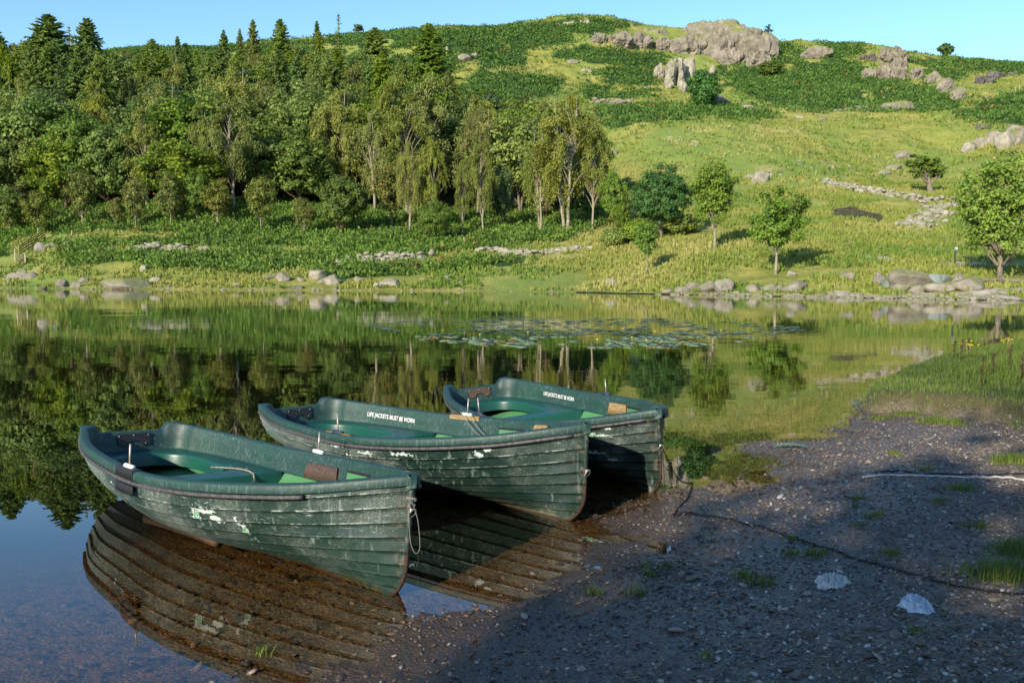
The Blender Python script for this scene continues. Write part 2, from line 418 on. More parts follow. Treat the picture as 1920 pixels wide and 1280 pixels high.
# ------------------------------------------------------------------ ground mesh
def build_ground():
    th = np.concatenate([np.radians(np.linspace(-180, -36, 60, endpoint=False)), np.radians(np.linspace(-36, 36, 1000, endpoint=False)), np.radians(np.linspace(36, 180, 60, endpoint=False))])
    r = np.concatenate([np.linspace(.15, 2.5, 14, endpoint=False), np.exp(np.linspace(math.log(2.5), math.log(26), 540, endpoint=False)),
                        np.exp(np.linspace(math.log(26), math.log(420), 620, endpoint=False)), np.exp(np.linspace(math.log(420), math.log(2900), 26))])
    nn = 14 + 540
    def part(rs, name, mat, fine, far):
        T, Rr = np.meshgrid(th, rs, indexing='ij'); X = Rr * np.sin(T); Y = Rr * np.cos(T)
        Z = H(X.ravel(), Y.ravel(), fine).reshape(X.shape)
        V = np.stack([X, Y, Z], -1).reshape(-1, 3); F = grid_faces(len(th), len(rs), True, False)[:, ::-1]
        x, y, z = V.T
        if far:
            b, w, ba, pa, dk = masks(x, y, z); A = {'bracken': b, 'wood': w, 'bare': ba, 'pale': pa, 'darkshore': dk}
        else:
            s = sdist(x, y, SH); bk = sdist(x, y, BANK) + f2(x, y, .5, 3, 21) * .16
            px, py = proj(x, y, z)
            damp = sst(1.4, .2, s)
            grv = sst(-.1, .5, f2(x, y, .8, 3, 51) * .5 + (x - 1.2) * .35 - .1 * (y - 6) + .25)
            A = {'grass': sst(-.02, .14, bk + f2(x, y, .2, 2, 61) * .12), 'gravel': np.clip(grv, 0, 1), 'damp': damp}
        me = mesh(name, V, F, A, True, mat); tag(link(name, me), kind='structure')
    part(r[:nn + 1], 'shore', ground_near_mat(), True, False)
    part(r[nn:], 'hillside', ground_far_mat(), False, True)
build_ground()

# ------------------------------------------------------------------ water
def build_water():
    n = NT('lake_water'); p = n.pos()
    big = n.noise(n.scale(p, (.35, 1, 1)), 1.6, 3, .5, .3); small = n.noise(n.scale(p, (.5, 1, 1)), 9, 2, .5); swell = n.noise(n.scale(p, (.12, .5, 1)), .5, 2)
    yv = n.sep(p)[1]
    amp = n.ss(yv, 6, 22, .10, 1.)          # sheltered, glass-still by the beach
    calm = n.ss(n.noise(n.scale(p, (.05, .12, 1)), 1., 2), .42, .6, .5, 1.2)
    h = n.math('MULTIPLY', n.math('ADD', n.math('MULTIPLY', big, 1.), n.math('ADD', n.math('MULTIPLY', small, .12), n.math('MULTIPLY', swell, 1.5))), n.math('MULTIPLY', amp, calm))
    nrm = n.bump(h, 1., .0032)
    ge = n.n('NewGeometry'); dt = n.n('VectorMath', operation='DOT_PRODUCT'); n.set(dt.inputs[0], ge.outputs['Incoming']); n.set(dt.inputs[1], nrm)
    cs = n.math('SUBTRACT', 1., n.math('ABSOLUTE', dt.outputs['Value']), clamp=True); fr = n.math('MULTIPLY_ADD', n.math('POWER', cs, 4.6), .955, .045)
    gl = n.n('BsdfGlossy'); gl.inputs['Roughness'].default_value = .0; n.set(gl.inputs['Color'], (.97, .97, .97)); n.set(gl.inputs['Normal'], nrm)
    tr = n.n('BsdfTransparent'); n.set(tr.inputs['Color'], (.95, .86, .70))
    mx = n.n('MixShader'); n.set(mx.inputs[0], fr); n.set(mx.inputs[1], tr.outputs[0]); n.set(mx.inputs[2], gl.outputs[0])
    m = n.done(mx.outputs[0])
    X, Y = np.meshgrid(np.linspace(-190, 150, 35), np.linspace(-60, 135, 21), indexing='ij')
    V = np.stack([X, Y, 0 * X], -1).reshape(-1, 3)
    tag(link('lake_water', mesh('lake_water', V, grid_faces(35, 21), None, True, m)), kind='structure')
build_water()

# ------------------------------------------------------------------ sky and sun
SUN_AZ, SUN_EL = 30., 22.   # degrees behind-left of the view, above the horizon
Ldir = np.array([-math.sin(R(SUN_AZ)) * math.cos(R(SUN_EL)), -math.cos(R(SUN_AZ)) * math.cos(R(SUN_EL)), math.sin(R(SUN_EL))])
w = bpy.data.worlds.new('World'); SC.world = w; w.use_nodes = True; nt = w.node_tree; nt.nodes.clear()
sky = nt.nodes.new('ShaderNodeTexSky'); sky.sky_type = 'NISHITA'; sky.sun_disc = False; sky.sun_elevation = R(SUN_EL)
sky.sun_rotation = math.atan2(Ldir[0], Ldir[1]); sky.air_density = 1.1; sky.dust_density = .3; sky.ozone_density = 1.6; sky.altitude = 200
bg = nt.nodes.new('ShaderNodeBackground'); bg.inputs[1].default_value = .15
hs = nt.nodes.new('ShaderNodeHueSaturation'); hs.inputs['Saturation'].default_value = 1.17; nt.links.new(sky.outputs[0], hs.inputs['Color']); ow = nt.nodes.new('ShaderNodeOutputWorld'); tn = nt.nodes.new('ShaderNodeMix'); tn.data_type = 'RGBA'; tn.blend_type = 'MULTIPLY'; tn.inputs[0].default_value = 1; tn.inputs[7].default_value = (.82, .93, 1.05, 1); nt.links.new(hs.outputs[0], tn.inputs[6]); nt.links.new(tn.outputs[2], bg.inputs[0]); nt.links.new(bg.outputs[0], ow.inputs[0])
sl = bpy.data.lights.new('sun', 'SUN'); sl.energy = 5.0; sl.angle = R(.53); sl.color = (1, .90, .74)
so = bpy.data.objects.new('sun', sl); COL.objects.link(so); so.rotation_euler = Vector(Ldir).to_track_quat('Z', 'Y').to_euler(); so.location = (-30, -60, 60)
SC.view_settings.view_transform = 'Standard'; SC.view_settings.look = 'None'; SC.view_settings.gamma = 1; SC.view_settings.exposure = .62
SC.view_settings.use_curve_mapping = False
cy = SC.cycles; cy.max_bounces = 7; cy.diffuse_bounces = 3; cy.glossy_bounces = 3; cy.transmission_bounces = 3; cy.transparent_max_bounces = 8
cy.caustics_reflective = False; cy.caustics_refractive = False; cy.use_denoising = True

# ------------------------------------------------------------------ boats
KT = np.array([0, .15, .35, .55, .75, .9, 1.]); KB = np.array([.369, .547, .650, .690, .548, .306, .016]); BL = 3.494
def hb(t):
    t = np.asarray(t, float); v = KB; m = np.gradient(v, KT); m[-1] *= 1.5
    i = np.clip(np.searchsorted(KT, t, side='right') - 1, 0, 5); d = KT[i + 1] - KT[i]; s = (t - KT[i]) / d
    return (2*s**3-3*s**2+1)*v[i]+(s**3-2*s**2+s)*d*m[i]+(-2*s**3+3*s**2)*v[i+1]+(s**3-s**2)*d*m[i+1]
_sh = np.polyfit([0, .4, 1], [.478, .441, .664], 2)
def hz(t): return np.polyval(_sh, t) + .016 * sst(.85, 1, t)
def keelz(t): return .075 * (1 - sst(0, .45, t)) ** 1.5 + .0 * t
def stemx(z):  # stem line relative to the bow top
    z = np.asarray(z, float); return -.115 * np.clip(1 - z / .20, 0, 1) ** 2.2 + .022 * (z / .68 - 1)
NST = 9
def hull_pt(t, u, off=0.):
    """u 0 keel .. 1 sheer"""
    t = np.asarray(t, float); u = np.asarray(u, float)
    t, u = np.broadcast_arrays(t, u)
    b = hb(t); k = keelz(t); Hh = hz(t) - k
    th = u * np.pi / 2; w = sst(.45, 1, t); w0 = 1 - sst(0, .35, t)
    y = b * ((1 - w) * np.sin(th) ** (.82 + .1 * w0) + w * (.55 * np.sin(th) + .45 * u ** 1.25))
    z = k + Hh * ((1 - w) * (1 - np.cos(th)) ** 1.0 + w * (.25 * (1 - np.cos(th)) + .75 * u))
    x = (t - 1) * BL + (t ** 7) * stemx(z) - .05 * (1 - t) ** 6 * (z - .1)
    return x, y + 0 * x, z
_tg = np.linspace(0, 1, 120); _ug = np.linspace(0, 1, 60); _hp = [hull_pt(np.full(60, a), _ug) for a in _tg]
def hull_y(x, z):
    out = []
    for a, c in zip(np.ravel(x), np.ravel(z)):
        t = float(np.clip(a / BL + 1 + (.03 if a > -.4 else 0), 0, 1)); i = min(int(t * 119), 118); f = t * 119 - i
        y0 = np.interp(c, _hp[i][2], _hp[i][1]); y1 = np.interp(c, _hp[i + 1][2], _hp[i + 1][1]); out.append(y0 * (1 - f) + y1 * f)
    return np.array(out).reshape(np.shape(x))
def clip_in(P, m=.020):
    yl = np.maximum(hull_y(P[:, 0], P[:, 2]) - m, 0); P = P.copy(); P[:, 1] = np.clip(P[:, 1], -yl, yl); return P
def hull_frame(t, u):
    e = 1e-3
    P = np.stack(hull_pt(t, u), -1); Pu = np.stack(hull_pt(t, np.clip(u + e, 0, 1)), -1) - np.stack(hull_pt(t, np.clip(u - e, 0, 1)), -1)
    t1 = np.clip(t + e, 0, 1); t0 = np.clip(t - e, 0, 1); Pt = np.stack(hull_pt(t1, u), -1) - np.stack(hull_pt(t0, u), -1)
    N = np.cross(Pu, Pt); N /= np.linalg.norm(N, axis=-1)[..., None] + 1e-12
    return P, N    # N points outward (to +y) for the port side
def rail_paths(w=.045, rc=.17):
    """outer and inner plan loops of the rail: starboard bow -> stern -> port bow"""
    n1, n2, n3 = 110, 26, 24
    t = 1 - np.linspace(0, 1, n1) ** .9 * 1.0
    def inner_side(t):
        e = 1e-3; x = (t - 1) * BL; y = hb(t); dx = 2 * e * BL; dy = (hb(np.clip(t + e, 0, 1)) - hb(np.clip(t - e, 0, 1)))
        L = np.hypot(dx, dy); return x + dy / L * w, np.maximum(y - dx / L * w, 0)
    tc = .062
    O = []; I = []; Hh = []
    to = np.concatenate([np.linspace(1, .93, 26), np.linspace(.93, tc, n1)[1:]])
    ix, iy = inner_side(to)
    keep = iy > .0
    xb = np.interp(0.004, iy[::-1][-30:][::-1] if False else iy[:30], ix[:30])
    ix = np.where(iy <= .0, np.minimum(ix, -.10), ix); ix = np.minimum(ix, -.085 + 0 * ix); 
    for k in range(len(to)): O.append(((to[k] - 1) * BL, -hb(to[k]))); I.append((ix[k], -iy[k])); Hh.append(to[k])
    # corner
    a0x, a0y = ix[-1], iy[-1]; xin = -BL + .05; yin = hb(0.) - .05 - rc + .03
    m = n2
    for k in range(1, m + 1):
        f = k / m
        # quadratic-ish rounded corner from the side to the transom
        cx, cy = xin, a0y - .012
        px = (1 - f) ** 2 * a0x + 2 * f * (1 - f) * cx + f * f * xin; py = (1 - f) ** 2 * a0y + 2 * f * (1 - f) * cy + f * f * yin
        I.append((px, -py))
        if f < .5: tt = tc * (1 - 2 * f); O.append(((tt - 1) * BL, -hb(tt))); Hh.append(tt)
        else: g = (f - .5) * 2; O.append((-BL, -(hb(0.) * (1 - g) + yin * g))); Hh.append(0)
    for k in range(1, n3 // 2 + 1):
        y = yin * (1 - k / (n3 // 2)); I.append((xin, -y)); O.append((-BL, -y)); Hh.append(0)
    O = np.array(O); I = np.array(I); Hh = np.array(Hh)
    O = np.concatenate([O, O[-2::-1] * [1, -1]]); I = np.concatenate([I, I[-2::-1] * [1, -1]]); Hh = np.concatenate([Hh, Hh[-2::-1]])
    Z = hz(Hh); dip = (Hh < 1e-6) * sst(hb(0.) - .055, hb(0.) - .115, np.abs(I[:, 1]) + .02) * .060
    return O, I, Z - dip, dip
OUT, INN, RZ, DIP = rail_paths()
DECK = .272; TF = 1.32   # deck height; distance of the thwart's front edge from the transom

def hull_mat(name, seed, chips, scuff, dark=1.):
    n = NT(name); o = n.objc(); ed = n.attr('edge'); up = n.attr('girth'); s = n.sep(o)
    base = n.mix(n.noise(o, 1.6, 3), tuple(c * dark for c in (.007, .028, .019)), tuple(c * dark for c in (.012, .033, .027)))
    so_ = n.scale(o, (1, 1, 1)); off = n.n('VectorMath', operation='ADD'); n.set(off.inputs[0], o); off.inputs[1].default_value = (seed * 3.1, seed, seed * 1.7); q = off.outputs[0]
    fade = n.noise(q, 2.2, 4, .6)
    chalk = n.mix(n.noise(q, 1.1, 3), (.13, .19, .17), (.26, .26, .22))
    aft = n.ss(s[0], -1.0, -3.3)
    dust = n.math('MULTIPLY', n.ss(n.noise(q, 130, 4, .75), .50, .68), n.ss(n.math('ADD', fade, n.math('MULTIPLY', aft, .36)), .42, .72))
    c = n.mix(n.math('MULTIPLY', n.ss(n.math('ADD', fade, n.math('MULTIPLY', aft, .40)), .48, .92), .55), base, chalk)
    c = n.mix(n.math('MULTIPLY', dust, .75), c, (.40, .47, .42))
    # vertical drips
    drip = n.noise(n.scale(q, (26, 26, 1.6)), 1., 3, .6)
    c = n.mix(n.math('MULTIPLY', n.ss(n.noise(n.scale(q, (1.4, 1.4, 5)), 1.6, 5, .7), .56, .64), .5), c, (.03, .055, .06))
    c = n.mix(n.math('MULTIPLY', n.ss(drip, .58, .70), n.math('MULTIPLY', n.ss(n.noise(q, 1.7, 2), .40, .55), .40)), c, (.32, .40, .37))
    # wear along the laps
    lap = n.math('MULTIPLY', ed, n.math('MULTIPLY', n.ss(n.noise(q, 9, 5, .8), .46, .60), n.ss(up, .45, .8, .16, 1.)))
    c = n.mix(n.math('MULTIPLY', lap, scuff * .7), c, (.50, .60, .54))
    scr = n.noise(n.scale(q, (4, 4, 60)), 2.0, 5, .8)
    c = n.mix(n.math('MULTIPLY', n.ss(scr, .62, .67), n.math('MULTIPLY', n.ss(up, .45, .75), scuff)), c, (.55, .66, .60))
    # paint chips at their own places
    wob = n.noise(q, 26, 4, .7, out='Color'); wv = n.n('VectorMath', operation='MULTIPLY_ADD'); n.set(wv.inputs[0], wob); wv.inputs[1].default_value = (.16, 0, .10); n.set(wv.inputs[2], o); ws = n.sep(wv.outputs[0])
    tot = None; tot2 = None
    for (cx, cz, rx, rz, g) in chips:
        dx = n.math('DIVIDE', n.math('SUBTRACT', ws[0], cx + .08), rx); dz = n.math('DIVIDE', n.math('SUBTRACT', ws[2], cz + .05), rz)
        d = n.math('ADD', n.math('MULTIPLY', dx, dx), n.math('MULTIPLY', dz, dz)); v = n.math('LESS_THAN', d, 1.)
        tot = v if tot is None else n.math('MAXIMUM', tot, v)
        if g: v2 = n.math('LESS_THAN', d, .36); tot2 = v2 if tot2 is None else n.math('MAXIMUM', tot2, v2)
    if tot is not None:
        near = n.math('LESS_THAN', s[1], 0.)
        c = n.mix(n.math('MULTIPLY', tot, n.math('MULTIPLY', near, .85)), c, (.60, .68, .64))
        if tot2 is not None: c = n.mix(n.math('MULTIPLY', tot2, near), c, (.03, .26, .09))
    c = n.mix(n.math('MULTIPLY', n.ss(s[0], -.09, -.01), n.ss(n.noise(q, 20, 5, .75), .50, .62)), c, (.13, .10, .075))
    # slime near the keel
    c = n.mix(n.math('MULTIPLY', n.ss(s[2], .10, .0), n.ss(n.noise(q, 14, 4), .4, .6, 0, .7)), c, (.09, .09, .045))
    ro = n.math('ADD', .34, n.math('ADD', n.math('MULTIPLY', dust, .4), n.math('MULTIPLY', fade, .25)))
    h = n.math('ADD', n.math('MULTIPLY', n.noise(o, 300, 3, .7), .3), n.math('MULTIPLY', n.noise(o, 5, 3), 1.2))
    return n.done(n.bsdf(c, ro, n.bump(h, .35, .004), .5))
def liner_mat(name, c1, c2, chalk=.4, rough=.36):
    n = NT(name); o = n.objc(); s = n.sep(n.n('NewGeometry').outputs['Normal'])
    c = n.mix(n.ss(n.noise(o, 3, 4), .35, .65), c1, c2)
    st = n.noise(n.scale(o, (90, 90, 5)), 1., 4, .7); side = n.ss(n.math('ABSOLUTE', s[2]), .6, .25)
    c = n.mix(n.math('MULTIPLY', n.math('MULTIPLY', n.math('MULTIPLY', n.ss(st, .50, .75), n.ss(n.noise(o, 4, 3), .35, .65)), side), chalk), c, (.24, .33, .31))
    c = n.mix(n.math('MULTIPLY', n.ss(n.noise(o, 60, 5, .75), .55, .72), chalk * .6), c, (.30, .42, .38))
    c = n.mix(n.math('MULTIPLY', n.ss(n.noise(o, 7, 5, .7), .62, .70), .35), c, (.05, .045, .03))
    return n.done(n.bsdf(c, n.math('ADD', rough, n.math('MULTIPLY', n.noise(o, 12, 3), .25)), n.bump(n.noise(o, 25, 4, .7), .25, .003), .5))
M_liner = liner_mat('moulded_green', (.009, .046, .034), (.013, .040, .036), .55, .42)
M_deck = liner_mat('seat_green', (.006, .075, .048), (.008, .055, .052), .14, .26)
M_inner = liner_mat('inner_hull_green', (.055, .19, .07), (.075, .21, .095), .25, .5)
M_rub = simple('weathered_rubber', (.085, .08, .085), .6, .5, 45, .5, .002)
M_rust = simple('rusty_metal', (.055, .025, .014), .8, .5, 30, .5, .002)
M_steel = simple('dull_steel', (.52, .46, .40), .45, .4, 60, .3, .001, .5, .6)
M_white = simple('white_plastic', (.78, .77, .73), .5, .2, 30, .2, .001)
M_blk = simple('black_board', (.020, .020, .022), .5, .4, 50, .4, .001)
M_brown = simple('brown_board', (.095, .060, .045), .7, .45, 60, .5, .002)
def wood_mat(name, a, b):
    n = NT(name); o = n.objc(); f = n.noise(n.scale(o, (3, 40, 40)), 2, 5, .6, .4)
    return n.done(n.bsdf(n.mix(n.ss(f, .3, .7), a, b), .75, n.bump(f, .5, .002), .3))
M_oak = wood_mat('varnished_wood', (.30, .14, .04), (.15, .075, .03))
M_ply = wood_mat('pale_wood', (.36, .24, .10), (.20, .13, .06))
M_bluetape = simple('blue_rope_wrap', (.03, .045, .10), .7, .4, 60, .4, .002)
M_letter = simple('white_lettering', (.80, .80, .78), .5, .1)
M_rope = simple('pale_rope', (.33, .30, .23), .9, .4, 120, .8, .003)
M_line = simple('grey_line', (.20, .19, .17), .8, .3, 120, .5, .001)

def inner_wall(x, z, side):
    """y on the liner's inner wall"""
    t = x / BL + 1; i = np.argsort(INN[:len(INN) // 2, 0]); y = np.interp(x, INN[:len(INN) // 2, 0][i], -INN[:len(INN) // 2, 1][i])
    zt = hz(t); return side * (y - .035 * np.clip((zt - z) / .18, 0, 1.3))

def make_boat(label, pose, hm, cfg):
    x0, y0, yaw, pitch, roll, z0 = pose
    root = bpy.data.objects.new('rowing_boat', None); COL.objects.link(root); root.empty_display_size = .3
    Rz = Matrix.Rotation(yaw, 3, 'Z') @ Matrix.Rotation(pitch, 3, 'Y') @ Matrix.Rotation(roll, 3, 'X')
    root.location = (x0, y0, z0); root.rotation_euler = Rz.to_euler()
    tag(root, label, 'rowing boat', 'green clinker rowing boats pulled up on the lake shore')
    # ---- hull shell with lapped strakes
    ns = 180; t = np.concatenate([np.linspace(0, .9, 130, endpoint=False), np.linspace(.9, 1, 51)])
    V = []; E = []; G = []; rows = []
    uk = np.concatenate([[0], np.linspace(.13, 1, NST)])
    for k in range(NST):
        for j, (f, off, ed) in enumerate(((0, .0085, 0.), (.02, .0100, 1.), (.07, .0092, .8), (.14, .008, 0.), (.4, .005, 0.), (.7, .002, 0.), (1., .0, 0.))):
            u = uk[k] + (uk[k + 1] - uk[k]) * f; rows.append((u, off if k > 0 else off * f, ed if k > 0 else 0))
    for sg in (1, -1):
        for (u, off, ed) in rows:
            P, N = hull_frame(t, np.full(len(t), u)); fade = (1 - sst(.965, 1., t)) * sst(-.01, .004, t)
            P = P + N * (off * fade)[:, None]; P[:, 1] = np.maximum(P[:, 1], .009)
            V.append(P * [1, sg, 1]); E.append(np.full(len(t), ed) * (1 - sst(.96, .99, t))); G.append(np.full(len(t), u))
    nr = len(rows); n = len(t); V = np.concatenate(V); E = np.concatenate(E); G = np.concatenate(G)
    F1 = grid_faces(nr, n); F = np.concatenate([F1[:, ::-1], F1 + nr * n])
    # transom plate
    V2 = V.tolist(); tr = []; tv = []
    A = [r * n for r in range(nr)]; Bq = [nr * n + r * n for r in range(nr)]
    pa = V[A].copy(); pb = V[Bq].copy(); zc = float(hz(0.)) - .085; pa[:, 2] = np.minimum(pa[:, 2], zc); pb[:, 2] = np.minimum(pb[:, 2], zc)
    m0 = len(V); V = np.concatenate([V, pa, pb]); E = np.concatenate([E, np.zeros(2 * nr)]); G = np.concatenate([G, np.full(2 * nr, .5)])
    F = np.concatenate([F, np.array([(m0 + r, m0 + r + 1, m0 + nr + r + 1, m0 + nr + r) for r in range(nr - 1)])])
    me = mesh('hull', V, F, {'edge': E, 'girth': G, 'tint': G}, True, hm)
    link('hull', me, root)
    # ---- keel and stem band
    tt = np.linspace(.02, .93, 40); kp = np.stack([(tt - 1) * BL, 0 * tt, keelz(tt) - .012], 1)
    zz = np.concatenate([np.linspace(.0, .2, 14), np.linspace(.22, .30, 4)]); sp = np.stack([stemx(zz) + .006, 0 * zz, zz], 1)
    mb = MB(); mb.add(*tube(np.concatenate([kp, sp]), .013, 6)); mb.obj('keel_band', M_rust, root)
    zz = np.linspace(.26, float(hz(1.)) - .03, 14); mb = MB(); mb.add(*tube(np.stack([stemx(zz) + .002, 0 * zz, zz], 1), .016, 8)); mb.obj('stem', hm, root)
    # ---- gunwale: flat rail with outer lip
    nP = len(OUT); prof = []
    # outward normal in plan
    T = np.gradient(OUT, axis=0); Nn = np.stack([-T[:, 1], T[:, 0]], 1); Nn /= np.linalg.norm(Nn, axis=1)[:, None] + 1e-9
    Nn = -Nn if (Nn[nP // 2] @ np.array([-1, 0])) < 0 else Nn
    for it in range(3): Nn = (np.roll(Nn, 1, 0) + Nn + np.roll(Nn, -1, 0)); Nn[0] = Nn[1]; Nn[-1] = Nn[-2]; Nn /= np.linalg.norm(Nn, axis=1)[:, None]
    side = (DIP < .001).astype(float)
    def ring(o, dz, f): return np.concatenate([(OUT * (1 - f) + INN * f) + Nn * o * (1 - f), (RZ + dz)[:, None]], 1)
    rg = [ring(.002, -.056, 0), ring(.013, -.054, 0), ring(.016, -.048, 0), ring(.015, -.014, 0), ring(.011, -.003, 0), ring(.003, .001, 0), ring(0, .002, .3), ring(0, .001, .8), ring(0, -.002, .93), ring(0, -.010, 1.)]
    Vg = np.concatenate(rg); Fg = grid_faces(len(rg), nP)
    mb = MB(); mb.add(Vg, Fg); 
    # stem head cap
    zt = float(hz(1.)); Vb, Qb, Tb = box((-.028, 0, zt - .035), (.09, .064, .09), None, .014); mb.add(Vb, Qb, Tb)
    mb.obj('gunwale', M_liner, root)
    # ---- dark rubbing strip
    for sg in (-1, 1):
        t1 = cfg['strip_end'] if sg < 0 else .99
        ts = np.linspace(.004, t1, 120); y = hb(ts) + .012; z = hz(ts) - .071
        P = np.stack([(ts - 1) * BL, sg * (y + 0 * z), z], 1); mb = MB(); mb.add(*tube(P, .0125, 8)); mb.obj('rubbing_strip', M_rub, root)
    # ---- liner: inner walls down to the deck, forward of the thwart down to the bilge
    mid = nP // 2
    def wall_ring(z, inset):
        c = np.stack([np.clip(INN[:, 0], -BL, -.1), INN[:, 1]], 1)
        T = np.gradient(INN, axis=0); N_ = np.stack([-T[:, 1], T[:, 0]], 1); N_ /= np.linalg.norm(N_, axis=1)[:, None] + 1e-9
        N_ = -N_ if (N_[mid] @ np.array([1, 0])) < 0 else N_
        for it in range(8): N_ = (np.roll(N_, 1, 0) + N_ + np.roll(N_, -1, 0)); N_[0] = N_[1]; N_[-1] = N_[-2]; N_ /= np.linalg.norm(N_, axis=1)[:, None] + 1e-9
        q = INN + N_ * inset; q[:, 1] = np.where(INN[:, 1] < 0, np.minimum(q[:, 1], 0), np.maximum(q[:, 1], 0)); q[:, 1] = np.where(np.arange(nP) < mid, np.minimum(q[:, 1], 0), q[:, 1]); q[:, 1] = np.where(np.arange(nP) > mid, np.maximum(q[:, 1], 0), q[:, 1])
        return np.concatenate([q, np.broadcast_to(z, (nP,))[:, None]], 1)
    rings = []
    for f in np.linspace(0, 1, 8):
        z = (RZ - .010) * (1 - f) + (DECK + .012) * f; rings.append(wall_ring(z, .035 * f ** .8 + (.004 if abs(f - .45) < .12 else 0)))
    rings.append(wall_ring(DECK + .003, .040)); rings.append(wall_ring(DECK, .050))
    rings = [rings[0]] + [clip_in(q) for q in rings[1:]]; mb = MB(); Vw = np.concatenate(rings); mb.add(Vw, grid_faces(len(rings), nP)[:, ::-1])
    mb.obj('inner_wall', M_liner, root)
    # ---- deck (horseshoe bench + thwart)
    last = rings[-1]; xs = last[:, 0]; sel = xs <= -BL + TF
    pts = last[sel][:, :2]; a = pts[0].copy(); b = pts[-1].copy(); xf = -BL + TF
    front = np.stack([np.full(24, xf), np.linspace(b[1], a[1], 26)[1:-1]], 1)
    outer = np.concatenate([pts, front]); ctr = np.array([-BL + .70, 0.])
    x1, x2, wh = -BL + .245, -BL + 1.115, .30
    ang = np.linspace(0, 2 * np.pi, 400, endpoint=False)
    def rr(ax, sc=1.):  # superellipse-like well outline, rounder aft
        c, s = np.cos(ax), np.sin(ax); cx = (x1 + x2) / 2; ex = (x2 - x1) / 2 * sc; ey = wh * sc
        p = np.where(c < 0, 2.6, 9.); k = (np.abs(c) ** p + np.abs(s) ** p) ** (-1 / p)
        return np.stack([cx + ex * k * c, ey * k * s * (1 - .0 * c)], 1)
    def resample(loop, m):
        d = np.linalg.norm(np.diff(np.vstack([loop, loop[:1]]), axis=0), axis=1); s = np.concatenate([[0], np.cumsum(d)]); L = np.vstack([loop, loop[:1]])
        q = np.linspace(0, s[-1], m, endpoint=False); return np.stack([np.interp(q, s, L[:, 0]), np.interp(q, s, L[:, 1])], 1)
    M = 400; oo = resample(outer, M); aa = np.arctan2(oo[:, 1] / .5, (oo[:, 0] - (x1 + x2) / 2) / .5)
    hole = rr(aa); R_ = []
    for f, dz in ((0, 0), (.15, .004), (.5, .006), (.9, .004), (.97, 0.), (1., -.008)):
        q = oo * (1 - f) + hole * f; R_.append(np.concatenate([q, np.full((M, 1), DECK + dz)], 1))
    for sc, dz in ((.992, -.02), (.975, -.075), (.97, -.09)): R_.append(np.concatenate([rr(aa, sc), np.full((M, 1), DECK + dz)], 1))
    mb = MB(); mb.add(np.concatenate(R_), grid_faces(len(R_), M, False, True)[:, ::-1])
    # thwart front face
    yy = np.linspace(a[1], b[1], 30); Vf = np.concatenate([np.stack([np.full(30, xf), yy, np.full(30, DECK)], 1), np.stack([np.full(30, xf + .006), yy, np.full(30, DECK - .01)], 1), np.stack([np.full(30, xf + .012), yy, np.full(30, DECK - .12)], 1)])
    mb.add(Vf, grid_faces(3, 30)); mb.obj('bench', M_deck, root)
    # ---- inner hull shell (lighter green), floor
    t2 = np.linspace(.03, .965, 90); uu = np.linspace(0, .80, 16); Vi = []
    for sg in (-1, 1):
        for u in (uu[::-1] if sg < 0 else uu[1:]):
            P, N = hull_frame(t2, np.full(len(t2), u)); P = P - N * .022; P[:, 1] = np.maximum(P[:, 1], 0); P[:, 2] = np.maximum(P[:, 2], .055 + .0 * t2); P[:, 2] = np.minimum(P[:, 2], np.where(t2 < (TF / BL), DECK - .02, .9)); Vi.append(P * [1, sg, 1])
    Vi = np.concatenate(Vi); mb = MB(); mb.add(Vi, grid_faces(31, 90)); mb.obj('inner_hull', M_inner, root)
    # ---- bow deck
    sel = rings[-1][:, 0] > -.95; h = nP // 2; L_ = rings[-1][:h][sel[:h]]; n_ = len(L_)
    q = np.linspace(-1, 1, 9); Vd = np.concatenate([np.stack([L_[:, 0], L_[:, 1] * k, np.full(n_, DECK + .015)], 1) for k in q])
    Vd = np.concatenate([Vd, np.stack([np.full(9, L_[-1, 0] - .004), L_[-1, 1] * q, np.full(9, DECK - .10)], 1)])
    Fd = grid_faces(9, n_); e = np.array([[k * n_ + n_ - 1, (k + 1) * n_ + n_ - 1, 9 * n_ + k + 1, 9 * n_ + k] for k in range(8)])
    Vd = clip_in(Vd); mb = MB(); mb.add(Vd, np.concatenate([Fd, e])); mb.obj('bow_seat', M_deck, root)
    # ---- locker opening in the far inner wall
    xs_ = np.linspace(-1.43, -1.08, 8); mb = MB()
    for (dz0, dz1, off, mt) in ((-.135, -.045, .004, M_blk), (-.130, -.062, .007, M_inner)):
        Vq = []
        for dz in (dz0, dz1):
            z = hz(xs_ / BL + 1) + dz - .02; Vq.append(np.stack([xs_ + (.012 if off > .005 else 0), inner_wall(xs_, z, 1) - off, z], 1))
        m_ = MB(); m_.add(np.concatenate(Vq), grid_faces(2, 8)); lo = m_.obj('locker_opening' if off < .005 else 'locker_back', mt, root if off < .005 else lo)
    # ---- transom pads: black plate with a notch, inside and outside
    zt = float(RZ[mid]); xin = INN[mid, 0]
    outl = np.array([(-.135, -.012), (-.120, -.098), (-.055, -.104), (-.045, -.078), (-.030, -.064), (.030, -.064), (.045, -.078), (.055, -.104), (.120, -.098), (.135, -.012)])
    yy_, zz_ = outl.T; m = len(outl); x_i = xin + .012 + .037 * np.clip(-zz_ / .134, 0, 1) ** .8
    front_ = np.stack([x_i, yy_, zt + zz_], 1); back_ = front_ - [.008, 0, 0]
    bmq = bmesh_poly(front_, back_); pad = link('transom_pad', bmq, root); bmq.materials.append(cfg['pad'])
    for yb, zb in ((-.115, -.025), (0, -.022), (.115, -.025), (-.09, -.085), (.09, -.085)):
        m_ = MB(); m_.add(*tube([(xin + .010 + .037 * (-zb / .134) ** .8, yb, zt + zb), (xin + .017 + .037 * (-zb / .134) ** .8, yb, zt + zb)], .005, 6)); m_.obj('bolt', M_steel, pad)
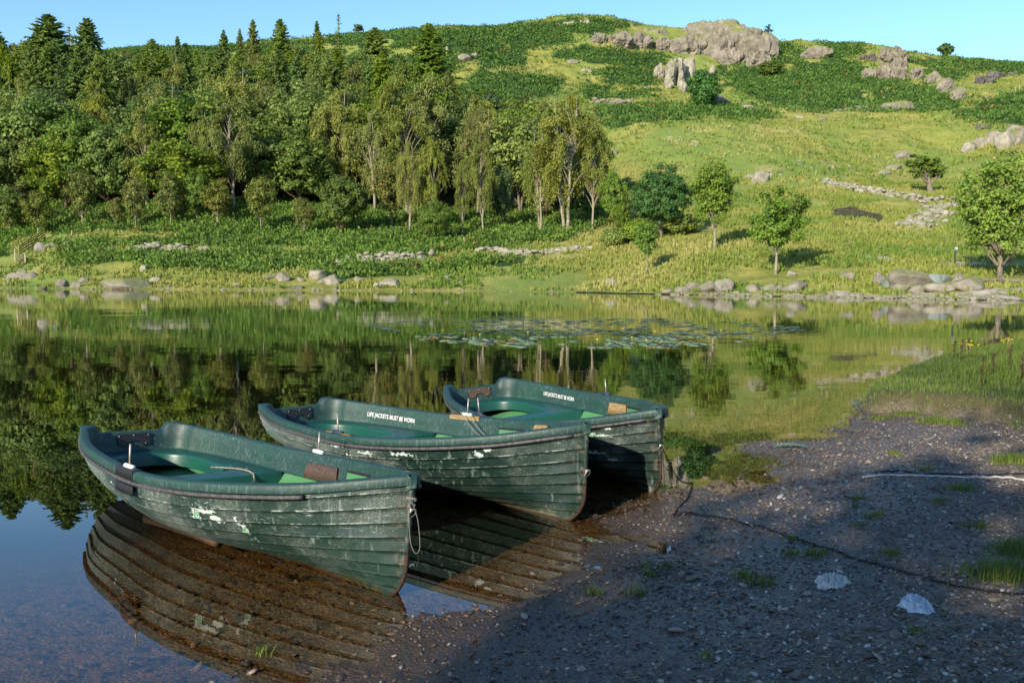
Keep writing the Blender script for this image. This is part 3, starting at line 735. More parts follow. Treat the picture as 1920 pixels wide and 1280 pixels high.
    # ---- rowlock pads, sockets and pins
    for sg, w in ((-1, cfg['near']), (1, cfg['far'])):
        tp = .465 + w.get('dt', 0); xp = (tp - 1) * BL; yo = float(hb(tp)); zt_ = float(hz(tp)); dy = float(hb(tp + .01) - hb(tp - .01)) / (.02 * BL); ya = math.atan(dy) * sg
        c = np.array([xp, sg * (yo - .018), zt_ + .008])
        if w.get('board'):
            xs2 = np.linspace(xp - w['len'] / 2, xp + w['len'] / 2, 10); tt_ = xs2 / BL + 1; zt2 = hz(tt_)
            if w['face'] == 'out': ys = [hb(tt_) + .019, hb(tt_) + .019]; zs_ = [zt2 - .055, zt2 + .004]
            else: ys = [hb(tt_) - .052, hb(tt_) - .052]; zs_ = [zt2 - w.get('drop', .05), zt2 + .002]
            th = .008 if w['face'] == 'out' else -.012
            A_ = np.concatenate([np.stack([xs2, sg * ys[0], zs_[0]], 1), np.stack([xs2, sg * ys[1], zs_[1]], 1), np.stack([xs2, sg * (ys[1] - (.055 if w['face'] == 'out' else -.045)), zs_[1] + .004], 1), np.stack([xs2, sg * (ys[0] - th), zs_[0]], 1)])
            m_ = MB(); m_.add(A_, grid_faces(4, 10, True)); pl = m_.obj('rowlock_pad', w['board'], root, smooth=False)
        if w.get('lower'):
            xs2 = np.linspace(xp - w['len'] / 2 - .01, xp + w['len'] / 2, 10); tt_ = xs2 / BL + 1; A_ = []
            for (oy, oz) in ((.010, -.150), (.016, -.150), (.018, -.090), (.010, -.090)): A_.append(np.stack([xs2, sg * (np.array([float(hull_pt(a_, .93)[1]) for a_ in tt_]) + oy), hz(tt_) + oz], 1))
            m_ = MB(); m_.add(np.concatenate(A_), grid_faces(4, 10, True)); m_.obj('scuff_plate', w['lower'], root, smooth=False)
        if w.get('plate'):   # board fixed to the inner wall
            px0, px1, d0, d1 = w['plate']; xs2 = np.linspace(px0, px1, 8); A_ = []
            for (dz, oy) in ((d0, .004), (d0, .018), (d1, .018), (d1, .004)):
                z = hz(xs2 / BL + 1) + dz; A_.append(np.stack([xs2 + (.02 if dz == d1 else 0) * np.linspace(1, -1, 8), inner_wall(xs2, z, sg) - sg * oy, z], 1))
            m_ = MB(); m_.add(np.concatenate(A_), grid_faces(4, 8, True)); V1 = A_[1]; m_.obj('wall_board', w['pmat'], root, smooth=False)
        m_ = MB(); m_.add(*tube([c + [-.055 * 1, 0, .002], c + [.055, 0, .002]] @ np.eye(3), .017, 10)); sk = m_.obj('rowlock_socket', w['socket'], root)
        lean = w.get('lean', (0, 0)); m_ = MB(); m_.add(*tube([c + [0, 0, -.01], c + [lean[0], lean[1], .145]], .0062, 8)); m_.obj('rowlock_pin', M_steel, root)
    # ---- lettering on the far inner wall
    if cfg.get('text'):
        cu = bpy.data.curves.new('letters', 'FONT'); cu.body = 'LIFE JACKETS MUST BE WORN'; cu.size = .062; cu.extrude = .0; cu.offset = .0007; cu.resolution_u = 3; cu.space_character = 1.06
        to = bpy.data.objects.new('letters', cu); COL.objects.link(to); bpy.context.view_layer.update()
        me = bpy.data.meshes.new_from_object(to.evaluated_get(bpy.context.evaluated_depsgraph_get())); bpy.data.objects.remove(to); bpy.data.curves.remove(cu)
        V = np.empty(len(me.vertices) * 3); me.vertices.foreach_get('co', V); V = V.reshape(-1, 3)
        tx0, tx1, dz = cfg['text']; sc = (tx1 - tx0) / (V[:, 0].max() - V[:, 0].min()); x = tx0 + (V[:, 0] - V[:, 0].min()) * sc
        z = hz(x / BL + 1) + dz + V[:, 1] * .86; y = inner_wall(x, z, 1) - .0105
        me.vertices.foreach_set('co', np.stack([x, y, z], 1).ravel().astype(np.float32)); me.materials.clear(); me.materials.append(M_letter); me.name = 'lettering'; me.update(); link('lettering', me, root)
    # ---- bow ring
    a_ = np.linspace(0, 2 * np.pi, 17); rz_ = cfg.get('ring_z', .40)
    m_ = MB(); m_.add(*tube([(stemx(rz_) - .02, 0, rz_), (stemx(rz_) + .022, 0, rz_)], .011, 8)); m_.obj('bow_eye', M_steel, root)
    m_ = MB(); rr_ = .022; m_.add(*tube(np.stack([stemx(rz_) + .024 + rr_ * .5 * np.cos(a_) , rr_ * np.sin(a_), rz_ - .016 + rr_ * np.cos(a_)], 1), .0045, 6, False)); m_.obj('bow_ring', M_steel, root)
    if cfg.get('loop'):
        P = [(-.02, -.012, .52), (.025, -.03, .50), (.04, -.035, .42), (.055, -.03, .33), (.075, -.01, .275), (.085, .01, .30), (.07, .015, .37), (.045, .015, .46), (.02, .0, .53), (.0, .0, .56)]
        P = smooth_path(P, 40); m_ = MB(); m_.add(*tube(P, .0019, 6)); m_.obj('painter_loop', M_line, root)
        m_ = MB(); k = np.linspace(0, 1, 30); m_.add(*tube(np.stack([.008 + .014 * np.sin(k * 19), .022 * np.cos(k * 13), .555 + .05 * k * np.cos(k * 4)], 1), .006, 6)); m_.obj('knot', M_line, root)
    return root
def smooth_path(P, n):
    P = np.asarray(P, float); s = np.concatenate([[0], np.cumsum(np.linalg.norm(np.diff(P, axis=0), axis=1))]); q = np.linspace(0, s[-1], n)
    g = np.stack([np.interp(q, s, P[:, k]) for k in range(3)], 1); e = g.copy()
    for _ in range(max(1, n // 14)): e[1:-1] = (e[:-2] + 2 * e[1:-1] + e[2:]) / 4
    return e
def bmesh_poly(front, back):
    m = len(front); me = bpy.data.meshes.new('plate')
    V = [tuple(p) for p in front] + [tuple(p) for p in back]
    F = [list(range(m)), list(range(2 * m - 1, m - 1, -1))] + [[i, i + m, (i + 1) % m + m, (i + 1) % m] for i in range(m)]
    me.from_pydata(V, [], F); me.update(); return me

HM1 = hull_mat('hull_paint_worn', 1., [(-1.98,.335,.055,.016,0),(-1.88,.320,.05,.013,0),(-1.15,.330,.09,.012,0),(-1.22,.285,.022,.035,1),(-1.08,.285,.045,.018,0),(-.93,.29,.012,.035,0),(-.92,.245,.018,.022,1),(-2.28,.285,.02,.010,0),(-3.22,.35,.03,.018,0)], .9)
HM2 = hull_mat('hull_paint_scuffed', 4., [(-1.9,.36,.10,.012,0),(-1.55,.35,.08,.010,0),(-1.75,.30,.03,.012,0),(-.55,.48,.03,.014,0),(-.62,.44,.02,.02,0),(-1.2,.38,.10,.006,0)], .8, .8)
HM3 = hull_mat('hull_paint_dark', 9., [(-.60,.50,.10,.020,0),(-.45,.455,.16,.012,1),(-.62,.41,.12,.016,1),(-.50,.29,.10,.014,0),(-.38,.24,.05,.012,0),(-.35,.52,.07,.008,0)], .6, .62)
POSES = [(-.5613, 4.6986, -.7824, .0179, -.069, -.0415), (.4919, 6.0685, -.7654, .0031, -.0131, .0048), (1.1447, 6.8739, -1.1242, .0079, .0756, -.014)]
BO1 = make_boat('green rowing boat with white paint chips on its side and frayed rope over its seat', POSES[0], HM1,
    dict(strip_end=.875, pad=M_blk, loop=True, ring_z=.5,
         near=dict(board=M_blk, face='out', len=.30, lower=M_blk, socket=M_white, lean=(.02, -.01), dt=-.012), far=dict(socket=M_white, lean=(.0, 0), plate=(-1.93, -1.52, -.175, -.065), pmat=M_brown)))
BO2 = make_boat('green rowing boat lettered inside, moored between the two other boats', POSES[1], HM2,
    dict(strip_end=.985, pad=M_blk, text=(-3.0, -2.44, -.105), ring_z=.36,
         near=dict(board=M_oak, face='in', len=.34, drop=.03, socket=M_bluetape, lean=(-.01, 0)), far=dict(board=M_ply, face='in', len=.34, drop=.09, socket=M_white, lean=(.015, 0), plate=(-.95, -.70, -.075, -.02), pmat=M_ply)))
BO3 = make_boat('dark green rowing boat farthest out with streaky white scrapes and a chain at its bow', POSES[2], HM3,
    dict(strip_end=.985, pad=M_brown, text=(-2.86, -2.34, -.10), ring_z=.40,
         near=dict(board=M_oak, face='in', len=.16, drop=.03, socket=M_bluetape, lean=(-.012, 0)), far=dict(socket=M_bluetape, lean=(-.005, 0), plate=(-1.75, -1.38, -.16, -.055), pmat=M_ply)))

# ------------------------------------------------------------------ trees
def unit(a): return a / (np.linalg.norm(a, axis=-1, keepdims=True) + 1e-9)
def leaves(C, N, size, g, long=1.5, fold=0.):
    """diamond leaf sprays: centres C, normals N"""
    n = len(C); N = unit(N); r = unit(g.normal(size=(n, 3))); U = unit(np.cross(N, r)); W = np.cross(N, U)
    s = (size * g.uniform(.65, 1.35, n))[:, None]
    V = np.stack([C - U * s * long * .5, C + W * s * .42 - N * s * fold, C + U * s * long * .5, C - W * s * .42 - N * s * fold], 1).reshape(-1, 3)
    return V, np.arange(4 * n).reshape(n, 4)
def leaves_dir(C, Dr, N, size, g, long=1.6):
    n = len(C); Dr = unit(Dr); W = unit(np.cross(Dr, N)); s = (size * g.uniform(.7, 1.3, n))[:, None]
    V = np.stack([C - Dr * s * long * .5, C + W * s * .4, C + Dr * s * long * .5, C - W * s * .4], 1).reshape(-1, 3)
    return V, np.arange(4 * n).reshape(n, 4)
def rep(a, k): return np.repeat(a, k)

def broadleaf(h, w, base, nc, per, leaf, seed, trunk_r=.16, forks=1, rc=.95, flat=.75, top=.5, lean=0., airy=0., limbs=12, berries=0, trunk_show=.35):
    per = int(per * 1.5); leaf = leaf * .80
    g = np.random.default_rng(seed); cz = base + (h - base) * top; az = (h - base) / 2
    d = unit(g.normal(size=(nc * 3, 3))); 
    lob = 1 + (.5 if airy else .30) * fbm(d * 2.1 + seed, 3, seed); rad = g.uniform(0, 1, nc * 3) ** (.38 if not airy else .6)
    P = d * (rad * lob)[:, None]; P = P[P[:, 2] > -.92][:nc]
    zc = P[:, 2]; wz = 1 - .25 * np.clip(zc, 0, 1) ** 2
    C = np.stack([P[:, 0] * w / 2 * .84 * wz + lean * (zc + 1), P[:, 1] * w / 2 * .84 * wz, (base + h) / 2 + zc * (h - base) / 2 * .9], 1)
    n = len(C); rcs = rc * g.uniform(.6, 1.25, n)
    q = unit(g.normal(size=(n * per, 3))); rr = g.uniform(0, 1, n * per) ** .45
    Cl = np.repeat(C, per, 0); Rl = np.repeat(rcs, per)
    L = Cl + q * [1, 1, flat] * (rr * Rl)[:, None]
    cen = np.array([0, 0, (base + h) / 2 - .15 * h])
    Nn = unit(L - cen) * .55 + q * .7 + [0, 0, .35] + g.normal(size=q.shape) * .45
    V, F = leaves(L, Nn, leaf, g, 1.35, .12)
    tc = np.repeat(g.uniform(.25, .8, n), per); t = np.clip(tc + g.normal(0, .16, n * per), 0, 1)
    crown = MB(); crown.add(V, F, tint=rep(t, 4))
    tr = MB(); spl = base + (h - base) * trunk_show; bases = []
    for f in range(forks):
        a = 2 * np.pi * f / forks + g.uniform(0, 1); sp = (0 if forks == 1 else .12 * w); m = 9; s = np.linspace(0, 1, m)
        wob = np.cumsum(g.normal(0, .045, (m, 2)), 0) * (h / 10)
        top_ = min(h * .8, spl + (h - spl) * .55)
        pts = np.stack([np.cos(a) * sp * s ** 1.2 + wob[:, 0] * s + lean * s, np.sin(a) * sp * s ** 1.2 + wob[:, 1] * s, s * top_ - .35 * (s == 0)], 1)
        r_ = trunk_r * (1 - .72 * s) * (1 if forks == 1 else .72); r_[0] *= 1.35
        tr.add(*tube(pts, r_, 7)); bases.append((pts, r_))
    for k in g.choice(n, min(limbs, n), replace=False):
        pts, r_ = bases[g.integers(len(bases))]; zt = C[k][2]
        zz = pts[:, 2]; z0 = np.clip(zt - abs(g.normal(.35, .12)) * (h - base) * .7 - np.hypot(*C[k][:2]) * .45, base * .75, zz[-1] * .95); i = int(np.argmin(abs(zz - z0))); A = pts[i]; B = C[k]
        s = np.linspace(0, 1, 6)[:, None]; midb = (1 - s) ** 2 * A + 2 * s * (1 - s) * (A * .45 + B * .55 + [0, 0, -.06 * h]) + s * s * B; midb[1:-1] += g.normal(0, .04 * h / 8, (4, 3))
        tr.add(*tube(midb, r_[i] * .5 * (1 - .8 * s[:, 0]), 5))
    be = None
    if berries:
        k = g.choice(len(L), berries); be = crown; crown.berry_from = 4 * len(L)
        B = cen * 0 + L[k] + unit(L[k] - cen) * .15; V, F = leaves(B, unit(B - cen) + g.normal(size=B.shape) * .4, .13, g, 1.1); be.add(V, F, tint=.5)
        V, F = leaves(B + g.normal(0, .05, B.shape), g.normal(size=B.shape), .11, g, 1.1); be.add(V, F, tint=.5)
    return crown, tr, None

def birch(h, w, base, ns, seed, leaf=.17, trunk_r=.13, forks=2, droop=1.3):
    ns = int(ns * 1.35); leaf = leaf * .86
    g = np.random.default_rng(seed); nb = 46
    d = unit(g.normal(size=(nb, 3))); rad = g.uniform(.2, 1, nb) ** .5 * (1 + .25 * fbm(d * 2, 2, seed)); zc = d[:, 2] * rad; wz = np.where(zc > 0, 1 - .6 * zc ** 1.3, 1.)
    Bc = np.stack([d[:, 0] * rad * w / 2 * wz, d[:, 1] * rad * w / 2 * wz, base + (h - base) * (.5 + .48 * zc)], 1)
    k = g.integers(0, nb, ns); n = ns; out0 = unit(Bc[k] * [1, 1, 0.]); f = g.uniform(0, 1, n)[:, None]
    C = Bc[k] * (1 - .35 * f * [1, 1, 0]) + np.array([0, 0, 1.]) * (.5 * np.sin(f * 2)) + g.normal(0, .22, (n, 3)); zc = zc[k]
    per = 19; j = np.arange(per); Ln = droop * g.uniform(.4, 1.25, n) * np.clip(1.05 - .35 * zc, .35, 1.4)
    off = (j / per)[None, :] ** 1.1 * Ln[:, None]; L = C[:, None, :] + (out0 * .3)[:, None, :] * np.sqrt(off)[..., None] - np.array([0, 0, 1.]) * (off ** 1.25)[..., None] + g.normal(0, .11, (n, per, 3)) * [1, 1, .5]
    L = L.reshape(-1, 3); L = L[L[:, 2] > base * .35]
    Nn = unit(L - [0, 0, (base + h) / 2]) * .8 + g.normal(size=L.shape) * .55 + [0, 0, .3]; Dr = np.array([0, 0, -1.]) + g.normal(0, .7, L.shape); V, F = leaves_dir(L, Dr, Nn, leaf, g, 1.3)
    t = np.clip(fbm(L * .9, 2, seed + 3) * .55 + .55 + g.normal(0, .14, len(L)), 0, 1)
    crown = MB(); crown.add(V, F, tint=rep(t, 4)); tr = MB()
    for f in range(forks):
        a = 2 * np.pi * f / forks + g.uniform(0, 2); m = 12; s = np.linspace(0, 1, m); sp = (.0 if forks == 1 else .13) * w * g.uniform(.6, 1.3)
        wob = np.cumsum(g.normal(0, .05, (m, 2)), 0) * h / 12
        pts = np.stack([np.cos(a) * sp * s ** .8 + wob[:, 0], np.sin(a) * sp * s ** .8 + wob[:, 1], s * h * .95 - .35 * (s == 0)], 1); r_ = trunk_r * (1.15 - 1.0 * s); tr.add(*tube(pts, r_, 7))
        for q in range(nb // forks):
            B = Bc[q * forks + f] if q * forks + f < nb else Bc[0]; z0 = B[2] - g.uniform(.1, .25) * h - .2; i = int(np.argmin(abs(pts[:, 2] - max(z0, base * .7)))); A = pts[i]
            s2 = np.linspace(0, 1, 5)[:, None]; P = A * (1 - s2) + B * s2 + [0, 0, .4] * np.sin(s2 * np.pi); tr.add(*tube(P, r_[i] * .38 * (1 - .8 * s2[:, 0]) + .012, 4, False))
    return crown, tr, None

def conifer(h, w, seed, base=.08, dens=1., leaf=.24, spiky=.75, bare_top=0., droop=.25, step=.42):
    g = np.random.default_rng(seed); leaf = leaf * .85; dens = dens * 1.15; crown = MB(); tr = MB(); tr.add(*tube(np.stack([.04 * np.sin(np.linspace(0, 3, 12)), 0 * np.linspace(0, 1, 12), np.linspace(-.35, h, 12)], 1), .018 * h * (1 - .95 * np.linspace(0, 1, 12)) + .01, 7))
    Ls = []; Ds = []; Ns = []; z = h * base
    while z < h - .15:
        f = (z - h * base) / (h * (1 - base)); ln0 = w / 2 * (1 - f) ** spiky * (1 - .35 * np.exp(-f * 9)); nb = int(g.integers(5, 9)); a0 = g.uniform(0, 6.28)
        for b in range(nb):
            ln = max(.12, ln0 * g.uniform(.42, 1.28)); a = a0 + 6.283 * b / nb + g.normal(0, .25); d = np.array([math.cos(a), math.sin(a), 0.])
            k = max(3, int(ln / .17 * dens)); s = (np.arange(k) + g.uniform(0, 1, k)) / k
            dz = (.30 if f > .75 else 0) - droop * ln * s ** 1.0 * (1 - f) + .22 * droop * ln * s ** 3 * 1.5
            P = np.array([0, 0, z + g.normal(0, .1)]) + d * (s * ln)[:, None] + np.stack([0 * s, 0 * s, dz * np.ones(k) * (1 if f <= .75 else s)], 1)
            for side in (-1, 1, 0):
                wd = .42 * ln * (1 - s) * .8 + .10; sd = np.array([-d[1], d[0], 0.]); off = side * wd * g.uniform(.15, 1, k)
                Q = P + sd * off[:, None] + np.stack([0 * s, 0 * s, -abs(off) * .35 + g.normal(0, .04, k)], 1)
                keep = g.uniform(0, 1, k) < (1 - bare_top * (f > .6))
                Ls.append(Q[keep]); Ds.append((d * .55 + sd * side * .8 + np.array([0, 0, -.75 if f < .8 else .5]) + g.normal(0, .25, (k, 3)))[keep]); Ns.append((np.array([0, 0, .55]) + d * 1.0 + g.normal(0, .5, (k, 3)))[keep])
            if g.uniform() < .35: tr.add(*tube(np.stack([P[0] * [0, 0, 1], P[k // 2], P[-1]]), [.035 * (1 - f) + .01, .02, .006], 4, False))
        z += step * g.uniform(.7, 1.3) * (1 - .35 * f)
    L = np.concatenate(Ls); V, F = leaves_dir(L, np.concatenate(Ds), np.concatenate(Ns), leaf, g, 2.)
    t = np.clip(.45 + .35 * fbm(L * .8, 2, seed) + g.normal(0, .15, len(L)), 0, 1); crown.add(V, F, tint=rep(t, 4)); return crown, tr, None

LM = {
 'oak': leaf_mat('leaf_oak', (0.067, 0.130, 0.017), (0.244, 0.321, 0.041)),
 'dark': leaf_mat('leaf_dark', (0.047, 0.099, 0.024), (0.160, 0.226, 0.062)),
 'birch': leaf_mat('leaf_birch', (0.123, 0.156, 0.025), (0.325, 0.351, 0.070)),
 'olive': leaf_mat('leaf_olive', (0.099, 0.163, 0.025), (0.286, 0.374, 0.070)),
 'spruce': leaf_mat('leaf_spruce', (0.076, 0.140, 0.030), (0.238, 0.319, 0.070)),
 'larch': leaf_mat('leaf_larch', (0.095, 0.156, 0.018), (0.301, 0.374, 0.053)),
 'rowan': leaf_mat('leaf_rowan', (0.104, 0.137, 0.025), (0.251, 0.280, 0.064)),
 'ash': leaf_mat('leaf_ash', (0.082, 0.175, 0.018), (0.270, 0.420, 0.055), .35),
 'thorn': leaf_mat('leaf_thorn', (0.056, 0.110, 0.019), (0.173, 0.225, 0.042)),
}
def bark(name, a, b, sc=6):
    n = NT(name); o = n.objc(); f = n.noise(n.scale(o, (3, 3, 1)), sc, 5, .7)
    return n.done(n.bsdf(n.mix(n.ss(f, .35, .6), a, b), .85, n.bump(f, .6, .03), .2))
BK = {'pale': bark('bark_pale', (.42, .38, .27), (.16, .13, .09)), 'brown': bark('bark_brown', (.15, .105, .065), (.07, .05, .032)), 'grey': bark('bark_grey', (.26, .23, .16), (.13, .11, .075)), 'mossy': bark('bark_mossy', (.30, .26, .13), (.12, .10, .05))}
M_berry = simple('orange_berries', (.40, .12, .025), .5, .4, 8)

PROTO = {}
def proto(key, gen, leafk, barkk, label_kind, name):
    c, t, b = gen
    cm = c.mesh(name + '_crown', [LM[leafk], M_berry], False)
    if hasattr(c, 'berry_from'):
        mi = np.zeros(len(cm.polygons), np.int32); mi[c.berry_from // 4:] = 1; cm.polygons.foreach_set('material_index', mi)
    PROTO[key] = dict(c=cm, t=t.mesh(name + '_trunk', BK[barkk]), b=b.mesh(name + '_berries', M_berry, False) if b else None, kind=label_kind, name=name)
for i in range(3): proto(f'oak{i}', broadleaf(11, 9.5, 1.6, 150, 60, .34, 10 + i, .22, rc=1.05, limbs=14), 'oak', 'brown', 'bright green oak', 'oak_tree')
for i in range(2): proto(f'syc{i}', broadleaf(13, 9.5, 2., 170, 62, .36, 20 + i, .24, rc=1.1, limbs=14), 'dark', 'brown', 'dark green broadleaf tree', 'broadleaf_tree')
for i in range(3): proto(f'birch{i}', birch(13, 6.4, 3.2, 620, 30 + i, .17, .15, 1 + i % 2, [1.1, 1.5, .8][i]), 'birch', 'pale', 'olive birch', 'birch_tree')
for i in range(2): proto(f'wil{i}', broadleaf(10, 8.5, 1.6, 170, 58, .26, 40 + i, .15, forks=2, rc=.9, limbs=14), 'olive', 'grey', 'grey-green willow', 'willow_tree')
for i in range(3): proto(f'spr{i}', conifer(17, 8.6, 50 + i, .06, 1.15, .34, .72, .0, .22, .36), 'spruce', 'brown', 'dark spruce', 'spruce_tree')
for i in range(3): proto(f'lar{i}', conifer(17, 9.0, 60 + i, .06, 1.15, .32, .66, .12, .14, .36), 'larch', 'brown', 'yellow-green larch', 'larch_tree')
for i in range(3): proto(f'row{i}', broadleaf(5.2, 3.4, 1.0, 95, 34, .17, 70 + i, .07, forks=2 + i % 2, rc=.5, limbs=16, berries=95 + 30 * i), 'rowan', 'pale', 'rowan', 'rowan_tree')
proto('bare', conifer(14, 3.0, 77, .2, .35, .2, .8, .75, .1, .7), 'larch', 'grey', 'nearly bare larch', 'larch_tree')

TREE_N = [0]
def tree(key, X, Y, h, label, cat='tree', group=None, wscale=1., rz=None, sink=.0, Z=None):
    p = PROTO[key]; z = float(Hf(np.array([X]), np.array([Y]))[0]) if Z is None else Z
    H0 = {'oak': 11, 'syc': 13, 'bir': 13, 'wil': 10, 'spr': 17, 'lar': 17, 'row': 5.2, 'bar': 14}.get(key[:3]) or p['h']
    s = h / H0; o = bpy.data.objects.new(p['name'], None); COL.objects.link(o); o.location = (X, Y, z - sink)
    o.rotation_euler = (0, 0, random.uniform(0, 6.28) if rz is None else rz); o.scale = (s * wscale, s * wscale, s); o.empty_display_size = .5
    tag(o, label, cat, group)
    link('trunk', p['t'], o); link('crown', p['c'], o)
    if p['b']: link('berries', p['b'], o)
    TREE_N[0] += 1; return o
random.seed(5)
def h_for(px, D, ytop):
    X, Y, z = far_dist(px, D); return X, Y, max(2., z_at(ytop, D) - z)
GW = 'trees of the lakeside wood'
# skyline trees, picked one by one: (px, y top, distance, kind, width factor, label)
SKY = [(-10,48,235,'spr1',2.0,'broad dark spruce cut by the left edge of the skyline'),(45,72,245,'bare',1.3,'thin ragged larch on the skyline between two broad spruces'),
 (98,30,225,'spr0',2.5,'widest and tallest dark conifer rising above the left skyline'),(72,62,232,'spr1',1.5,'dark spruce leaning on the left of the widest skyline conifer'),(135,46,238,'bare',1.5,'ragged bare-topped conifer on the right shoulder of the widest skyline conifer'),
 (170,36,215,'spr2',1.6,'layered dark conifer standing apart against the sky, its tiers spreading right'),
 (290,76,225,'lar1',1.5,'pointed yellow-green conifer breaking the skyline where the hill appears'),(336,69,240,'spr2',.75,'narrow lone spruce spire just left of the hill skyline'),
 (422,57,240,'spr1',.8,'dark spire, first of the group of three above the wood'),(452,55,250,'lar0',.6,'slim spire, middle of the group of three above the wood'),(477,38,245,'lar2',.75,'pale feathery spire, tallest of the group of three above the wood'),
 (528,37,240,'lar2',1.2,'dense pointed spruce between the group of three and the paired spires'),(596,40,245,'spr2',.7,'dark short-armed spire beside the tall bare-topped one'),(636,24,250,'bare',1.6,'tall bare-topped larch whose thin twigs stand against the sky'),
 (705,54,215,'lar1',1.7,'bushy yellow-green larch left of the long bracken slope'),(806,46,200,'lar0',1.7,'tall golden-green larch at the right end of the conifers'),(215,92,230,'wil0',1.,'rounded grey-green tree on the skyline dip between conifers'),(250,100,225,'wil1',1.,'low rounded tree on the skyline dip, beside the pointed conifer'),(600,60,235,'lar2',.8,'yellow-green larch under the dark short-armed spire'),(378,108,230,'wil0',1.,'rounded tree under the skyline left of the three spires'),(560,85,225,'lar1',.9,'yellow-green larch between the dense spruce and the paired spires'),(755,105,190,'lar2',.9,'half-hidden larch between the bushy one and the tall golden one')]
for px, yt, D, k, ws, lab in SKY:
    X, Y, h = h_for(px, D, yt); tree(k, X, Y, h, lab, group='conifers and trees on the skyline', wscale=ws * (17 / max(h, 12)) ** .35)
# upper edge of the rest of the wood
BX = [-300, 0, 130, 200, 260, 420, 640, 720, 830, 860, 950, 1000, 1060, 1110, 1150]; BY = [66, 76, 66, 90, 86, 88, 84, 100, 122, 165, 178, 182, 185, 225, 340]
ordn = ['first', 'second', 'third', 'fourth', 'fifth', 'sixth', 'seventh', 'eighth', 'ninth', 'tenth', 'eleventh', 'twelfth', 'thirteenth', 'fourteenth', 'fifteenth', 'sixteenth', 'seventeenth', 'eighteenth', 'nineteenth', 'twentieth', 'twenty-first', 'twenty-second', 'twenty-third', 'twenty-fourth']
ROWS = [(117, 1120, 50, ['oak', 'wil', 'birch', 'syc', 'birch', 'oak']), (127, 1110, 50, ['birch', 'syc', 'birch', 'wil', 'oak']), (139, 1060, 50, ['wil', 'birch', 'syc', 'lar', 'birch']),
        (153, 1030, 50, ['birch', 'wil', 'lar', 'oak', 'birch', 'wil']), (169, 940, 50, ['lar', 'wil', 'birch', 'spr', 'syc', 'lar']), (187, 830, 48, ['lar', 'birch', 'spr', 'wil', 'lar', 'oak']), (206, 720, 46, ['spr', 'wil', 'lar', 'lar', 'wil']), (226, 650, 36, ['wil', 'lar', 'birch', 'oak', 'lar']), (246, 640, 34, ['wil', 'lar', 'syc', 'birch', 'wil']), (266, 640, 32, ['wil', 'lar', 'birch', 'wil'])]
TIER = ['lowest', 'second', 'third', 'fourth', 'fifth', 'sixth', 'seventh', 'eighth', 'ninth', 'top']
cntk = {}
for ri, (D, xmax, stp, kinds) in enumerate(ROWS):
    px = -70 + random.uniform(0, 40); seq = {}
    while px < xmax:
        Dj = D + random.uniform(-5, 6); q = px + random.uniform(-14, 14); yb = float(np.interp(q, BX, BY)); kd = random.choice(kinds); D_ = Dj + (6 if q < 60 else 0)
        if ri == 0 and (q > 1085 or 790 < q < 860): px += stp; continue
        X, Y, hmax = h_for(q, D_, yb + (6 if ri > 4 else 0))
        hh = {'oak': 11.5, 'syc': 13, 'birch': 14.5, 'wil': 12.5, 'spr': 18, 'lar': 19}[kd] * random.uniform(.92, 1.25) * (.86 if ri == 0 else 1.4 if ri > 6 else 1.22 if ri > 4 else 1)
        hh = min(hh, hmax * random.uniform(.90, 1.03))
        if hh > 4.:
            nv = 2 if kd in ('syc', 'wil') else 3; kk = kd + str(random.randrange(nv)); seq[kd] = seq.get(kd, 0) + 1
            kn = PROTO[kk]['kind'].split()[-1]; o_ = ordn[min(seq[kd] - 1, 23)]
            lab = f"{PROTO[kk]['kind']}, {o_} {kn} from the left in the {TIER[ri]} tier of the wood"
            tree(kk, X, Y, hh, lab, group=GW, wscale=random.uniform(.9, 1.2) * min(1.5, max(1, (12 / hh) ** .6)))
        px += stp * random.uniform(.8, 1.2)
# front of the wood, one by one
FRONT = [(72,418,355,108,'row0',1.1,'small rowan thick with orange berries, leftmost on the bank edge'),(155,418,308,109,'row1',.85,'tall slim rowan dotted with orange berries above the gate bank'),(218,420,368,108,'row2',.9,'low orange-tinged rowan beside the tall slim one'),
 (255,422,324,107,'row1',.8,'bare-stemmed greyish rowan with fanning pale stems'),(320,418,322,107,'row0',.9,'round-headed rowan with red-orange berries at the middle of the berry trees'),(408,420,330,107,'row2',1.,'dull brownish rowan beside dark undergrowth'),(490,428,322,104,'row1',.9,'upright thin rowan with orange berries at its top'),
 (570,428,368,103,'row2',1.,'yellow-orange bush rowan at the left foot of the big oak'),(370,422,312,109,'wil1',.7,'small leafy tree behind the round-headed rowan'),
 (640,432,322,103,'oak0',1.1,'broad low bright green oak at the front of the wood'),(735,432,300,108,'row1',1.,'orange-tipped rowan against the dark gap in the wood'),
 (768,437,262,104,'birch1',.75,'slender birch with a white trunk and branches before the dark gap'),(815,452,372,99,'wil0',1.,'low grey-green bush spilling over the bracken at the wood front'),(812,440,255,104,'birch0',.75,'yellow-olive birch above the low grey-green bush'),
 (868,437,300,103,'birch2',.6,'thin brown-stemmed birch between white trunks'),(905,436,262,103,'birch0',.8,'white forked birch with an open crown'),(940,434,300,106,'syc1',.55,'dark green tree filling the space right of the forked birch'),
 (1013,436,225,103,'birch1',.8,'pale-trunked birch left of the tallest weeping birch'),(1060,436,172,102,'birch1',1.02,'tallest weeping birch with several pale stems at the right end of the wood'),(1110,436,215,103,'birch2',.8,'weeping birch at the very right corner of the wood'),
 (1150,438,312,101,'oak2',.6,'dark low tree tucked right of the weeping birches'),(1165,446,372,96,'oak1',.6,'small dark shrubby tree between the wood and the round tree'),(20,424,345,112,'oak2',1.1,'green oak at the left edge by the shaded gateway')]
for px, yb, yt, D, k, ws, lab in FRONT:
    X, Y, h = h_for(px, D, yt); tree(k, X, Y, h, lab, group=None, wscale=ws * 1.0)
